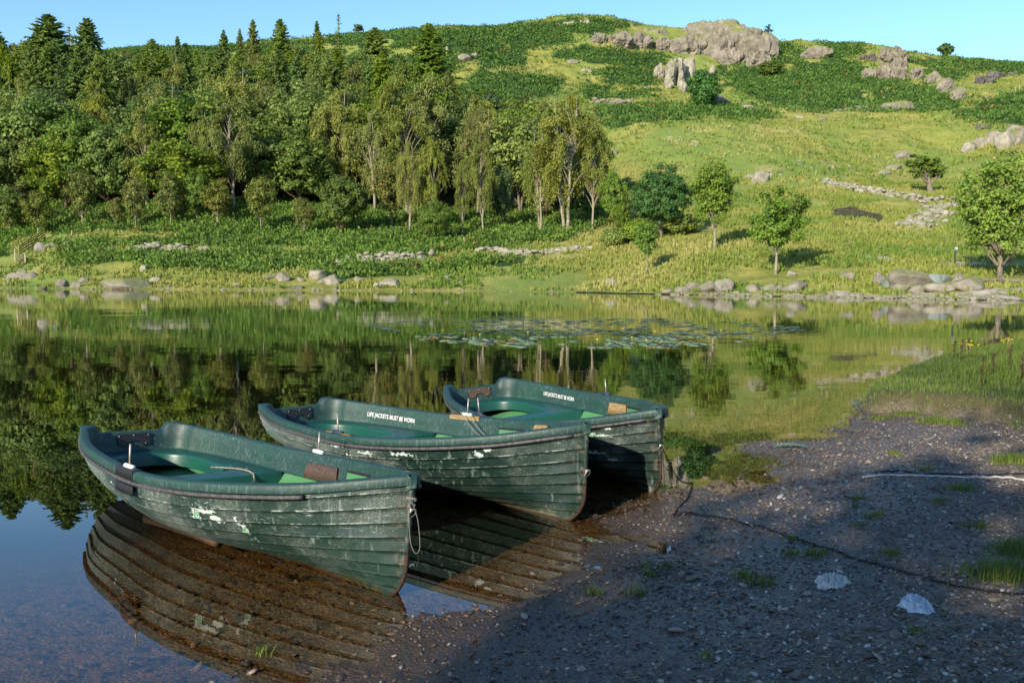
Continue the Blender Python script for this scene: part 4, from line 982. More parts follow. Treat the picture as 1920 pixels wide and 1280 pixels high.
# the single trees on the open ground to the right
def single(name, gen, leafk, barkk, px, py, label, rz=0., D=None, cat='tree', sc=1.):
    c, t, b = gen; X, Y, Z = at_far(px, py) if D is None else far_dist(px, D)
    o = bpy.data.objects.new(name, None); COL.objects.link(o); o.location = (X, Y, Z); o.rotation_euler = (0, 0, rz); o.scale = (sc,) * 3; tag(o, label, cat)
    link('trunk', t.mesh('trunk', BK[barkk]), o); link('crown', c.mesh('crown', LM[leafk], False), o); return o
LM['rounddark'] = leaf_mat('leaf_round', (0.035, 0.106, 0.021), (0.136, 0.249, 0.048)); LM['sap'] = leaf_mat('leaf_sapling', (0.083, 0.192, 0.014), (0.195, 0.355, 0.035), .35)
def mh(px, py, ytop): X, Y, Z = at_far(px, py); return z_at(ytop, Y) - Z
def mw(px, py, wpx): X, Y, Z = at_far(px, py); return wpx / FPX * Y
single('alder_tree', broadleaf(mh(1240,448,304), mw(1240,448,128), .7, 230, 60, .20, 101, .16, forks=3, rc=.62, limbs=20), 'rounddark', 'grey', 1240, 448, 'dense round dark green tree beside the slender ash on the grass slope')
single('ash_tree', broadleaf(mh(1340,468,284), mw(1340,468,94), 1.9, 190, 48, .19, 102, .13, rc=.55, top=.5, limbs=26, airy=1, trunk_show=.5), 'ash', 'pale', 1340, 468, 'slender tall tree with a pale bare lower trunk')
single('ash_tree', broadleaf(mh(1454,514,346), mw(1454,514,130), 1.5, 150, 44, .18, 103, .12, rc=.5, limbs=24, airy=1, lean=.25), 'ash', 'pale', 1454, 514, 'small spreading tree leaning on a thin pale trunk near the shore', rz=.3)
single('ash_tree', broadleaf(mh(1874,524,278), mw(1874,524,215), 1.2, 230, 50, .19, 104, .18, rc=.60, limbs=34, airy=1), 'ash', 'grey', 1874, 524, 'largest open-crowned tree above the shore boulders and exposed roots', rz=2.)
single('sapling', broadleaf(mh(1213,512,414), mw(1213,512,64), 1.3, 60, 30, .17, 105, .045, rc=.36, limbs=12), 'sap', 'pale', 1213, 512, 'yellow-green sapling on a thin stake-like stem by the lake', sc=1.)
single('hawthorn_tree', broadleaf(mh(1745,362,286) , mw(1745,362,92), 1.7, 80, 40, .30, 106, .42, rc=.62, limbs=30, airy=1, lean=-.9, flat=.5), 'thorn', 'grey', 1745, 362, 'wind-bent old hawthorn beside the ruined stone wall', rz=0.)
single('round_tree', broadleaf(mh(1318,200,130), mw(1318,200,66), .3, 150, 50, .50, 107, .25, rc=1.25, limbs=10), 'rounddark', 'brown', 1318, 200, 'dark round tree under the crags on the hillside')
single('skyline_tree', broadleaf(5.0, 6.4, .8, 70, 40, .42, 108, .2, rc=.8, limbs=10), 'dark', 'brown', 1772, 113, 'lone dark tree on the skyline at the right of the hill', D=319)
single('thorn_bush', broadleaf(5.2, 3.8, .4, 26, 22, .35, 109, .12, rc=.6, limbs=14, airy=1), 'dark', 'grey', 1440, 84, 'sparse thorn bush clinging to the end of the main crag', D=316, cat='bush')
single('gorse_bush', broadleaf(4.6, 8.5, .1, 90, 40, .45, 110, .12, rc=1., limbs=6), 'thorn', 'grey', 1445, 160, 'rounded olive bush in the bracken below the crags', D=272, cat='bush')
single('skyline_tree', broadleaf(4.5, 4.2, 1.4, 46, 30, .32, 111, .12, rc=.6, limbs=12, airy=1), 'dark', 'brown', 673, 68, 'tiny wind-shaped tree on the skyline beside the bare-topped larch', D=308)
for px, py, wp, hp, sd, lab in ((1195,455,80,44,121,'low willow scrub at the foot of the round dark tree'),(1275,440,90,40,122,'green scrub between the round tree and the slender tree'),(1150,462,60,34,123,'loose scrub where the bracken ends on the slope')):
    single('scrub_bush', broadleaf(mh(px,py,py-hp), mw(px,py,wp), .05, 90, 44, .2, sd, .05, rc=.5, limbs=8), 'olive' if sd != 122 else 'oak', 'grey', px, py, lab, cat='bush')
# tall trees on the near shore behind the photographer, which shade the beach
SHADE = [(-.9, -17, 9.2, .82, 'smaller tree at the left end of the near shore row'), (.9, -14, 10.2, 1.0, 'tall dark tree nearest the boats on the near shore'), (7.5, -15, 11.5, 1.05, 'tall dark tree in the middle of the near shore row'), (14.5, -12, 12.5, 1.1, 'tallest dark tree behind the grassy bank'), (22, -10, 12, 1.1, 'dark tree at the far end of the near shore row'), (4.4, -19, 11.5, .9, 'dark tree set back in the near shore row')]
DR = np.array([math.sin(R(SUN_AZ)), math.cos(R(SUN_AZ))]); PR = np.array([math.cos(R(SUN_AZ)), -math.sin(R(SUN_AZ))])
c_, t_, b_ = broadleaf(12, 9, 1.2, 170, 40, .40, 140, .3, rc=1.0, limbs=14); SHC, SHT = c_.mesh('shade_crown', LM['dark'], False), t_.mesh('shade_trunk', BK['brown'])
for (p, q, h, ws, lab) in SHADE:
    X, Y = PR * p + DR * q; z = Hp(X, Y); o = bpy.data.objects.new('shore_tree', None); COL.objects.link(o); o.location = (X, Y, z); o.scale = (h / 12 * ws, h / 12 * ws, h / 12); o.rotation_euler = (0, 0, p * 1.7); tag(o, lab, 'tree', 'trees on the near shore shading the beach')
    link('trunk', SHT, o); link('crown', SHC, o)
print('trees', TREE_N)

# ------------------------------------------------------------------ rocks
def worley(P, s=0):
    P = np.asarray(P, float); i = np.floor(P).astype(np.int64); d1 = np.full(len(P), 9.); d2 = d1.copy(); c = np.zeros(len(P))
    for a in (-1, 0, 1):
        for b in (-1, 0, 1):
            for e in (-1, 0, 1):
                x, y, z = i[:, 0] + a, i[:, 1] + b, i[:, 2] + e
                q = np.stack([x + _h(x, y, z, s), y + _h(x, y, z, s + 1), z + _h(x, y, z, s + 2)], 1); d = np.linalg.norm(P - q, axis=1)
                m = d < d1; d2 = np.where(m, d1, np.minimum(d2, d)); c = np.where(m, _h(x, y, z, s + 5), c); d1 = np.where(m, d, d1)
    return d1, d2, c
def rock_mat(name, a, b, moss=.3, lich=.3, cs=1., crack=.5):
    n = NT(name); o = n.pos(); N = n.sep(n.n('NewGeometry').outputs['Normal'])
    f = n.noise(o, .9 * cs, 6, .65); c = n.mix(n.ss(f, .35, .65), a, b)
    v = n.voro(n.scale(o, (1, 1, .4)), .8 * cs, 'DISTANCE_TO_EDGE'); ck = n.math('MULTIPLY', n.ss(v, .06, .0), crack)
    c = n.mix(n.math('MULTIPLY', ck, .35), c, (.05, .04, .035)); c = n.mix(n.ss(n.noise(n.scale(o, (1.5, 1.5, .35)), 1.4 * cs, 5, .7), .55, .68, 0, .6), c, tuple(k * .5 for k in b))
    c = n.mix(n.ss(n.noise(o, 3.5 * cs, 4, .7), .62, .7, 0, lich), c, (.48, .46, .38))
    c = n.mix(n.math('MULTIPLY', n.ss(n.math('ADD', N[2], n.math('MULTIPLY', n.noise(o, .35 * cs, 4, .6), .7)), .92, 1.06), moss), c, n.mix(f, (.12, .18, .035), (.24, .24, .06)))
    h = n.math('ADD', f, n.math('MULTIPLY', n.noise(o, 6 * cs, 5, .7), .35))
    return n.done(n.bsdf(c, .9, n.bump(h, .8, .25 / cs), .2))
M_crag = rock_mat('crag_rock', (.27, .235, .19), (.17, .148, .12), 1., .35, .35, .55)
M_slab = rock_mat('pale_slab_rock', (.36, .33, .255), (.25, .225, .17), .5, .4, .4, .7)
M_dark = rock_mat('dark_rock', (.13, .12, .115), (.07, .065, .06), .5, .2, .5, .4)
M_rock = rock_mat('shore_rock', (.27, .24, .195), (.17, .15, .12), .5, .4, 1.3, .4)
M_blue = rock_mat('bluish_rock', (.21, .245, .235), (.14, .17, .165), .5, .3, 1.3, .3)
M_white = rock_mat('white_rock', (.34, .31, .245), (.23, .205, .16), .3, .35, 1.3, .3)

def sphere(nu, nv):
    u = np.linspace(0, 2 * np.pi, nu, endpoint=False); v = np.linspace(.04, np.pi - .04, nv); U, Vv = np.meshgrid(u, v, indexing='ij')
    P = np.stack([np.sin(Vv) * np.cos(U), np.sin(Vv) * np.sin(U), np.cos(Vv)], -1).reshape(-1, 3); F = grid_faces(nu, nv, True, False)[:, ::-1]
    n = len(P); P = np.concatenate([P, [[0, 0, 1], [0, 0, -1]]]); T = []
    for i in range(nu): j = (i + 1) % nu; T += [(n, i * nv, j * nv), (n + 1, j * nv + nv - 1, i * nv + nv - 1)]
    return P, F[:, ::-1] * 1, np.array(T)
def boulder_mesh(sx, sy, sz, seed, nu=36, nv=22, planes=16, rough=.06):
    g = np.random.default_rng(seed); P, F, T = sphere(nu, nv); P = P * (1 + .12 * fbm(P * 1.4 + seed, 2, seed))[:, None]
    for k in range(planes):
        n = unit(g.normal(size=3) * [1, 1, .9]); d = g.uniform(.60, .86); e = P @ n - d; P = P - np.maximum(e, 0)[:, None] * n * .97
    P = P * (1 + rough * fbm(P * 5 + seed, 4, seed + 1))[:, None]
    P = P * [sx, sy, sz]; return P, F, T
def boulder(name, X, Y, Z, wx, hz_, label, mat, seed, cat='boulder', dy=.7, rz=0., tilt=0., group=None, sink=.3, det=1.):
    P, F, T = boulder_mesh(wx / 2 / .80, wx / 2 * dy / .8, hz_ * (1 + sink) / 2 / .80, seed, int(36 * det), int(22 * det)); mb = MB(); mb.add(P, F, T)
    o = mb.obj(name, mat, loc=(X, Y, Z + hz_ * (1 - sink) / 2), rot=(0, tilt, rz)); tag(o, label, cat, group); return o
BL_ = [ # px, py base, width px, height px, material, tilt, label
 (26,526,30,13,'r',0,'grey boulder lowest of the three on the left shore grass'),(38,519,24,13,'r',.2,'pale boulder behind the other two of the left shore trio'),(50,523,26,12,'r',0,'rounded boulder at the right of the left shore trio'),
 (113,539,22,13,'r',.2,'pointed grey boulder at the water beside a tilted slab'),(138,539,24,9,'r',-.3,'flat tilted slab rock on the left shore'),(156,531,22,10,'r',-.4,'small slab leaning on the grass above the tilted one'),(232,541,78,19,'r',.03,'longest low flat-topped rock at the left waterline'),
 (290,531,19,11,'w',0,'small pale rock just right of the longest low rock'),(268,509,17,10,'w',0,'small white rock alone on the grass above the longest low rock'),(81,542,10,5,'d',0,'small dark wet stone in the water at left'),(12,536,18,6,'w',0,'low pale stones at the left edge of the shore'),
 (556,542,22,7,'d',0,'low dark wet rock lying in the lake below the shore trio'),(505,523,30,8,'r',-.15,'low ledge rock at the foot of the bracken'),(528,528,26,14,'r',.3,'wedge-shaped rock at the right of the low ledge'),(563,528,14,8,'r',0,'small stone between the wedge rock and the two big ones'),
 (594,524,27,19,'w',.2,'big pale upright rock, upper of the two by the water'),(622,534,27,18,'w',-.1,'big pale rounded rock, lower of the two by the water'),(602,531,13,6,'r',0,'little stone wedged below the two big pale rocks'),(442,537,14,6,'r',0,'tiny grey stone at the waterline alone'),
 (380,471,17,10,'w',.1,'pale rock sitting in the bracken right of the low wall'),(73,472,17,15,'w',.2,'round pale stone in the bank near the gate fence'),(92,464,20,9,'w',0,'flat pale stone beside the round one near the gate fence'),(120,462,14,8,'w',0,'small pale stone in bank grass above the others by the gate'),
 (732,538,34,15,'w',.05,'flat-topped pale rock at the waterline with a smaller one beside it'),(708,538,18,8,'w',0,'smaller rock left of the flat-topped pale rock'),(670,528,17,9,'r',0,'grey stone in the grass above the flat-topped rock'),(792,526,11,5,'w',0,'tiny pale stone on the grass by the lake'),
 (838,525,15,9,'r',.3,'brownish leaning stone on the shore grass'),(862,531,11,5,'w',0,'tiny white stone near the leaning brownish one'),(1144,537,21,12,'w',.1,'lone white boulder on the grass point'),(652,489,14,9,'w',0,'small rock among the bracken at the left end of the broken wall'),(1147,294,20,12,'r',0,'pale boulder on the slope right of the birch wood'),
 (1254,555,19,7,'w',0,'bright white stone at the water edge'),(1283,549,26,12,'r',.3,'brown slab at the left end of the shore outcrop'),(1303,545,32,15,'r',-.35,'tilted slab behind the brown one in the shore outcrop'),(1328,549,36,20,'r',-.3,'tall leaning slab in the middle of the shore outcrop'),(1360,553,38,22,'r',-.3,'largest grey wedge of the shore outcrop'),
 (1414,546,30,11,'r',0,'low rounded rock right of the shore outcrop'),(1442,547,26,14,'r',.2,'upright rock between two low ones on the shore'),(1465,547,26,11,'r',0,'low pale rock beside the upright one'),(1492,549,46,18,'r',-.2,'long slanting rock at the end of the low shore rocks'),(1485,518,16,10,'w',.2,'white stone on the grass above the slanting rock'),
 (1592,524,34,13,'r',-.4,'brown rock breaking through the grass slope'),(1712,538,80,30,'r',.04,'largest domed boulder of the right shore'),(1665,538,25,14,'b',0,'bluish boulder left of the largest domed boulder'),(1651,534,18,22,'r',.3,'narrow upright rock at the left end of the right shore boulders'),(1768,530,40,17,'b',.1,'flat bluish boulder right of the largest domed boulder'),
 (1696,546,30,13,'r',.1,'pale rock in front of the largest domed boulder'),(1728,548,44,12,'r',-.2,'wide low rock in front and right of the domed boulder'),(1768,549,50,16,'w',.1,'wide pale slab below the flat bluish boulder'),(1800,533,22,19,'r',-.2,'mossy rock between the bluish boulder and the tree roots'),(1826,545,58,24,'r',-.1,'big sloping boulder under the exposed roots'),
 (1831,567,20,7,'r',0,'brownish stone in the shallows at right'),(1726,566,15,4,'d',0,'dark stone just breaking the water at right'),(1890,552,36,9,'r',0,'low flat rock on the right beach'),(1770,600,1,1,'d',0,'')
]
MK = {'r': M_rock, 'w': M_white, 'd': M_dark, 'b': M_blue}
for i, (px, py, wp, hp, mk, tl, lab) in enumerate(BL_):
    if not lab: continue
    X, Y, Z = at_far(px, min(py, 562 if px > 1500 else 549)); s = Y / FPX
    boulder('boulder', X, Y + wp * s * .3, Z - .03, wp * s * 1.05, hp * s * 1.1, lab, MK[mk], 300 + i, tilt=tl * .6, group='boulders along the far shore')
HR = [(1693,298,26,14,'r',.1,'grey rock above the old hawthorn'),(1676,320,30,10,'r',-.3,'slanting slab left of the old hawthorn'),(1428,343,32,18,'w',.1,'pale rock heap on the slope above the round trees'),(1408,335,16,9,'w',0,'small pale rock left of the rock heap'),(1345,192,46,12,'r',.1,'pale outcrop right of the dark round tree'),
 (1405,205,26,8,'w',.2,'white outcrop in the grass under the bracken'),(1492,205,36,8,'r',.1,'grey outcrop at the lower bracken edge'),(1500,222,12,6,'w',0,'pair of tiny stones on the upper pasture'),(1660,328,20,9,'r',0,'low ledge below the slanting slab'),(1245,340,20,8,'w',0,'stone in the grass above the round tree'),
 (1820,284,26,17,'w',.1,'round pale boulder at the left of the upper right outcrop'),(1845,274,26,16,'w',-.4,'slanting block of the upper right outcrop'),(1868,268,30,20,'w',.3,'broken block in the middle of the upper right outcrop'),(1890,276,34,26,'w',-.3,'biggest pale block of the upper right outcrop'),(1915,270,26,26,'r',.3,'block of the upper right outcrop cut by the frame'),(1850,242,30,9,'d',0,'dark ledge above the upper right outcrop'),(1905,244,24,9,'r',0,'grey ledge at the right edge above the outcrop'),
 (1075,120,22,8,'r',0,'grey ledge on the slope left of the crags'),(1100,136,20,7,'w',0,'pale stones on the slope left of the crags'),(1212,170,20,7,'w',0,'flat pale stone below the split slabs'),(1545,226,14,6,'r',0,'small rock in the middle of the upper pasture'),(870,116,26,12,'r',0,'pale bare rock in the bracken slope above the wood'),(890,108,14,8,'r',.2,'small rock beside the bare rock above the wood')]
for i, (px, py, wp, hp, mk, tl, lab) in enumerate(HR):
    X, Y, Z = at_far(px, py); s = Y / FPX
    boulder('hillside_rock', X, Y + wp * s * .25, Z - .1, wp * s * 1.08, hp * s * 1.15, lab, MK[mk], 400 + i, 'rock', tilt=tl * .6, group='rocks on the hillside')

def rock_mass(sx, sy, sz, seed, ex=.7, planes=48, amp=(.60, .36, .16), nu=130, nv=80, flute=1.):
    """rugged rock: block cut by many planes, vertical flutes and ledges in metres"""
    g = np.random.default_rng(seed); P, F, T = sphere(nu, nv); Q = np.sign(P) * np.abs(P) ** ex
    for k in range(planes):
        n = unit(g.normal(size=3) * [1, 1, .8]); e = Q @ n - g.uniform(.68, 1.04) * (1 + (1 - ex) * .35); Q = Q - np.maximum(e, 0)[:, None] * n
    W = Q * [sx, sy, sz]; N = unit(Q / np.array([sx, sy, sz]) * min(sx, sy, sz)); o = seed * 3.7; m = min(1., min(sx, sz) / 2.2)
    for (A, fr, an) in ((amp[0], .28, .30), (amp[1], .75, .35), (amp[2], 2.0, .6)):
        r = 1 - np.abs(fbm(W * [fr, fr, fr * an] + o, 3, seed)) * 3; c = np.clip(r, -1, 1); W = W - N * (np.maximum(c, 0) ** 2 * A * m * 1.5)[:, None] * flute
    d1, d2, c = worley(W * [.35, .35, .22] + o, seed); W = W + N * ((c - .5) * amp[0] * 1.3 * m)[:, None]
    led = np.sin(W[:, 2] * 1.7 + 3 * fbm(W * .2 + o, 2, seed + 4)); W = W + N * [1, 1, .2] * (led * amp[1] * .5 * m)[:, None]
    W = W + N * (fbm(W * .45 + o, 4, seed + 9, .65) * amp[0] * 1.3 * m)[:, None]; return W, F, T
def crag(name, masses, mat, label, seed, **kw):
    root = bpy.data.objects.new(name, None); COL.objects.link(root); mx = np.mean([(m[0] + m[1]) / 2 for m in masses]); my = max(m[3] for m in masses); loc = np.array(at_far(mx, my)); root.location = loc; tag(root, label, 'crag', 'rock crags on the hilltop')
    D0 = loc[1]
    for i, m in enumerate(masses):
        a, b, yt, yb = m[:4]; back = m[4] if len(m) > 4 else 0.; ex = m[5] if len(m) > 5 else .7; tilt = m[6] if len(m) > 6 else 0.
        _, D, zf = at_far((a + b) / 2, yb); D = D + back; s = D / FPX; sx = (b - a) / 2 * s; sy = min(max(sx * .6, (yb - yt) * s * .45), 8.); Dc = D + sy * .7; s = Dc / FPX; sx = (b - a) / 2 * s * 1.04
        zt = z_at(yt, Dc); Xc = ((a + b) / 2 - 960) * s; zb = min(zf, zt - 1.) - 1.2; sz = (zt - zb) / 2 * 1.05
        W, F, T = rock_mass(sx, sy, sz, seed * 20 + i, ex, **kw); mb = MB(); mb.add(W, F, T); mb.obj('buttress', mat, root, loc=np.array([Xc, Dc, (zt + zb) / 2]) - loc, rot=(0, tilt, 0))
    return root
crag('rock_crag', [(1255,1392,42,84,9.),(1300,1442,44,96,3.,.6),(1372,1443,52,116,0.,.5),(1216,1262,68,98,0.,.9),(1245,1322,62,104,1.,.8),(1300,1382,66,110,0.,.7),(1330,1400,92,124,0.,.9),(1385,1440,96,126,-1.,.8)], M_crag, 'largest blocky crag on the hilltop with a sheer right end', 3)
crag('rock_crag', [(1100,1140,56,84,0.,.9),(1128,1190,58,90,0.,.8),(1170,1222,60,92,1.,.8),(1150,1260,53,74,8.,.8)], M_crag, 'long low crag left of the largest one', 5)
crag('split_crag', [(1218,1246,117,148,0.,.6,.12),(1240,1264,110,160,0.,.5,.14),(1258,1280,110,162,.5,.5,.05),(1274,1297,110,158,0.,.5,-.06),(1238,1258,148,166,-1.,.8),(1264,1284,150,170,-1.,.8)], M_slab, 'grey outcrop of upright split slabs under the crags', 11, amp=(.35, .3, .12))
crag('rock_spike', [(1321,1335,120,142,0.,1.1,.15)], M_slab, 'small pointed rock spike right of the split slabs', 17, amp=(.2, .1, .05))
crag('rock_crag', [(1486,1556,82,112,0.,.95)], M_crag, 'smooth rounded dome of pink rock on the ridge', 21, amp=(.3, .15, .08))
crag('rock_crag', [(1645,1690,84,118,0.,.55),(1626,1660,88,120,1.,.7),(1652,1688,104,132,-1.,.8)], M_crag, 'square block crag on the ridge left of the lone tree', 22)
crag('rock_crag', [(1600,1640,124,146,0.,.9),(1625,1666,118,150,0.,.85)], M_crag, 'rounded slab below the square block crag', 23, amp=(.35, .2, .1))
crag('rock_crag', [(1660,1692,126,152,0.,.8),(1684,1718,122,150,0.,.8)], M_crag, 'rough grassy rock between the slab and the long whaleback', 24)
crag('rock_crag', [(1714,1752,134,160,0.,.95,.25),(1740,1780,142,176,0.,.95,.35),(1766,1800,158,188,0.,.95,.35)], M_crag, 'long sloping whaleback rock running down to the right', 25, amp=(.3, .15, .08))
crag('rock_crag', [(1632,1712,188,208,0.,.95)], M_crag, 'low smooth rock dome at the foot of the bracken slope', 26, amp=(.25, .12, .06))
for k, (a, b, yt, yb, lb) in enumerate([(1595,1630,100,116,'dark broken rock left of the square block crag'),(1810,1850,136,158,'dark outcrop right of the whaleback'),(1838,1872,132,148,'dark rock above and right of the dark outcrop'),(1812,1850,178,187,'low dark ledge under the dark outcrop'),(1868,1900,134,142,'thin dark ledge near the right edge of the hill'),(1050,1108,37,48,'pale rock on the highest hill crest')]):
    crag('hill_outcrop', [(a, (a + b) / 2 + 4, yt + 2, yb, 0., .8), ((a + b) / 2 - 4, b, yt, yb - 1, .5, .8)], M_dark if k < 5 else M_slab, lb, 31 + k)

# dry stone walls
def wall(name, pts, n, size, seed, label, mat, hgt=1., spread=.5, far=True):
    g = np.random.default_rng(seed); W = [at_far(*p) for p in pts]; W = np.array(W); d = np.linalg.norm(np.diff(W, axis=0), axis=1); s = np.concatenate([[0], np.cumsum(d)]); mb = MB()
    for k in range(n):
        q = g.uniform(0, s[-1]); X = np.interp(q, s, W[:, 0]) + g.normal(0, spread); Y = np.interp(q, s, W[:, 1]) + g.normal(0, spread); Z = float(Hf(np.array([X]), np.array([Y]))[0])
        sz = size * .78 * g.uniform(.45, 1.5); P, F, T = boulder_mesh(sz * g.uniform(.8, 1.5) / 1.6, sz / 1.6, sz * g.uniform(.4, .8) / 1.6, seed * 100 + k, 10, 7, 7, .05)
        a = g.uniform(0, 3); c_, s_ = math.cos(a), math.sin(a); P = P @ np.array([[c_, s_, 0], [-s_, c_, 0], [0, 0, 1]])
        lay = g.uniform(0, 1) ** 1.3 * hgt * max(.1, 1 - abs(g.normal(0, .3))) ; mb.add(P + [X, Y, Z - sz * .04 + lay], F, T)
    o = mb.obj(name, mat); tag(o, label, 'stone wall', None, 'stuff' if 'scatter' in name else None); return o
wall('stone_wall', [(1556,344),(1600,356),(1650,362),(1700,372),(1745,380),(1768,378)], 330, .75, 1, 'tumbled stone wall running across the slope to the old hawthorn', M_white, .7, .55)
wall('stone_wall', [(1770,384),(1758,398),(1735,412),(1716,428)], 200, .75, 2, 'broad spill of wall stones below the old hawthorn', M_white, .45, 1.0)
wall('stone_wall', [(1112,194),(1145,193),(1180,196)], 150, 1.1, 3, 'short grey stone wall among the bracken on the hill', M_rock, 1.0, .5)
wall('stone_wall', [(1572,208),(1620,206),(1670,209)], 90, .9, 4, 'low stone wall at the top of the pasture by the smooth dome', M_rock, .6, .5)
wall('stone_wall', [(635,500),(655,490),(700,490),(745,486),(797,486)], 210, .62, 5, 'broken stone wall in the bracken above the middle shore', M_white, .7, .35)
wall('stone_wall', [(902,472),(935,472),(960,478),(1000,478),(1060,472),(1098,468)], 190, .6, 6, 'thin line of wall stones on the grass right of the bracken', M_white, .5, .3)
wall('stone_wall', [(256,472),(275,470),(292,472)], 60, .8, 7, 'heap of pale wall stones in the bracken at left', M_white, .8, .4)
wall('stone_wall', [(298,468),(322,468),(350,470)], 70, .55, 8, 'low stretch of wall right of the heap of pale stones', M_white, .5, .3)
wall('stone_scatter', [(1235,262),(1262,266),(1300,255)], 26, .55, 9, 'few white stones scattered on the upper pasture', M_white, .05, 2.5)
wall('stone_scatter', [(1400,330),(1440,322),(1500,312),(1580,310)], 44, .5, 10, 'scatter of small pale stones across the middle slope', M_white, .05, 2.0)

wall('shore_stones_scatter', [(1250,556),(1380,556),(1500,558),(1640,561),(1780,562),(1900,563)], 420, .36, 21, 'small stones and gravel scattered along the right far waterline', M_rock, .04, 1.1)
wall('shore_stones_scatter', [(-20,540),(250,541),(500,543),(800,546),(1050,549)], 150, .34, 22, 'small stones scattered along the left far waterline', M_rock, .04, 1.2)
# gate, fences, posts
M_fence = wood_mat('weathered_fence_wood', (.36, .31, .20), (.20, .17, .11)); M_pole = simple('dark_post', (.05, .05, .045), .8)
def plank(mb, A, B, w, t):
    A = np.array(A, float); B = np.array(B, float); d = B - A; L = np.linalg.norm(d); d /= L; s = np.cross(d, [0, 0, 1.]); s = s / (np.linalg.norm(s) + 1e-9) if np.linalg.norm(s) > .05 else np.array([1., 0, 0]); u = np.cross(s, d)
    V, Q, T = box((0, 0, 0), (L, t, w), None, .006); mb.add(V @ np.stack([d, s, u]) + (A + B) / 2, Q, T)
ga = np.array(at_far(29, 492)); gb = np.array(at_far(48, 495)); gz = np.array([0, 0, 1.])
gt = bpy.data.objects.new('field_gate', None); COL.objects.link(gt); gt.location = ga; tag(gt, 'weathered wooden gate closing the path at the left edge', 'gate')
up = lambda P, z: np.array(P) + gz * z - ga
for P in (ga, gb): m_ = MB(); plank(m_, up(P, -.3), up(P, 1.45 if P is ga else 1.05), .14, .14); m_.obj('gate_post', M_fence, gt)
for z in (.2, .42, .64, .88): m_ = MB(); plank(m_, up(ga, z + .1), up(gb, z), .11, .04); m_.obj('rail', M_fence, gt)
m_ = MB(); plank(m_, up(ga * .95 + gb * .05, .25), up(ga * .5 + gb * .5, .9), .07, .03); plank(m_, up(gb * .95 + ga * .05, .2), up(ga * .5 + gb * .5, .9), .07, .03); m_.obj('brace', M_fence, gt)
f0 = np.array(at_far(36, 482)); f1 = np.array(at_far(84, 450)); fe = bpy.data.objects.new('rail_fence', None); COL.objects.link(fe); fe.location = f0; tag(fe, 'mossy rail fence climbing the bank behind the gate', 'fence'); upf = lambda P, z: np.array(P) + gz * z - f0
M_mfen = wood_mat('mossy_fence_wood', (.20, .20, .07), (.10, .09, .05))
for k in range(4):
    P = f0 + (f1 - f0) * k / 3; P[2] = float(Hf(P[:1], P[1:2])[0]); m_ = MB(); plank(m_, upf(P, -.3), upf(P, 1.25), .13, .13); m_.obj('fence_post', M_mfen, fe)
    if k:
        for z in (.3, .6, .9, 1.15): m_ = MB(); plank(m_, upf(Pp, z), upf(P, z), .13, .04); m_.obj('rail', M_mfen, fe)
    Pp = P.copy()
def post(px, py, ytop, rad, label, mat, D=None, cap=None):
    X, Y, Z = at_far(px, py) if D is None else far_dist(px, D); h = z_at(ytop, Y) - Z; m_ = MB(); m_.add(*tube([(0, 0, -.3), (0, 0, h * .5), (.02, 0, h)], rad, 8))
    o = m_.obj('post', mat, None, loc=(X, Y, Z)); tag(o, label, 'post')
    if cap: m_ = MB(); V, Q, T = box((.02, -.02, h + .06), (.22, .16, .20), None, .02); m_.add(V, Q, T); m_.obj('post_cap', M_letter, o)
    return o
post(1790, 502, 468, .07, 'dark waymark post with a white top beside the light path', M_pole, cap=True)
for px, py, yt, lb in ((1903,178,163,'left of the two pale posts high on the right hillside'),(1911,177,160,'right of the two pale posts high on the right hillside'),(1897,180,170,'stumpy pale post beside the two taller ones'),(870,462,445,'wooden post in the bracken in front of the thin birch'),(918,446,438,'short pale post in the bracken below the forked birch'),(838,106,88,'pale dead tree stump standing on the bracken ridge'),(135,442,432,'short post in the bracken above the gate')):
    post(px, py, yt, .09 if px != 838 else .3, lb, M_fence)

# exposed roots under the large tree
rx, ry, rz_ = at_far(1874, 526); mr = MB(); g = np.random.default_rng(8)
for k in range(9):
    a = g.uniform(2.4, 7.0); L = g.uniform(1.0, 2.6); P = [np.array([rx, ry - .1, rz_ + .25])]
    for q in range(7):
        a += g.normal(0, .25); X, Y = P[-1][0] + math.cos(a) * L / 7, P[-1][1] + math.sin(a) * L / 7 * .6 - .05; P.append(np.array([X, Y, float(Hf(np.array([X]), np.array([Y]))[0]) + .05 + g.uniform(0, .06)]))
    mr.add(*tube(P, np.linspace(.09, .03, 8), 6))
tag(mr.obj('tree_roots', BK['grey']), 'bare twisted roots spreading over the bank under the largest tree', 'roots')

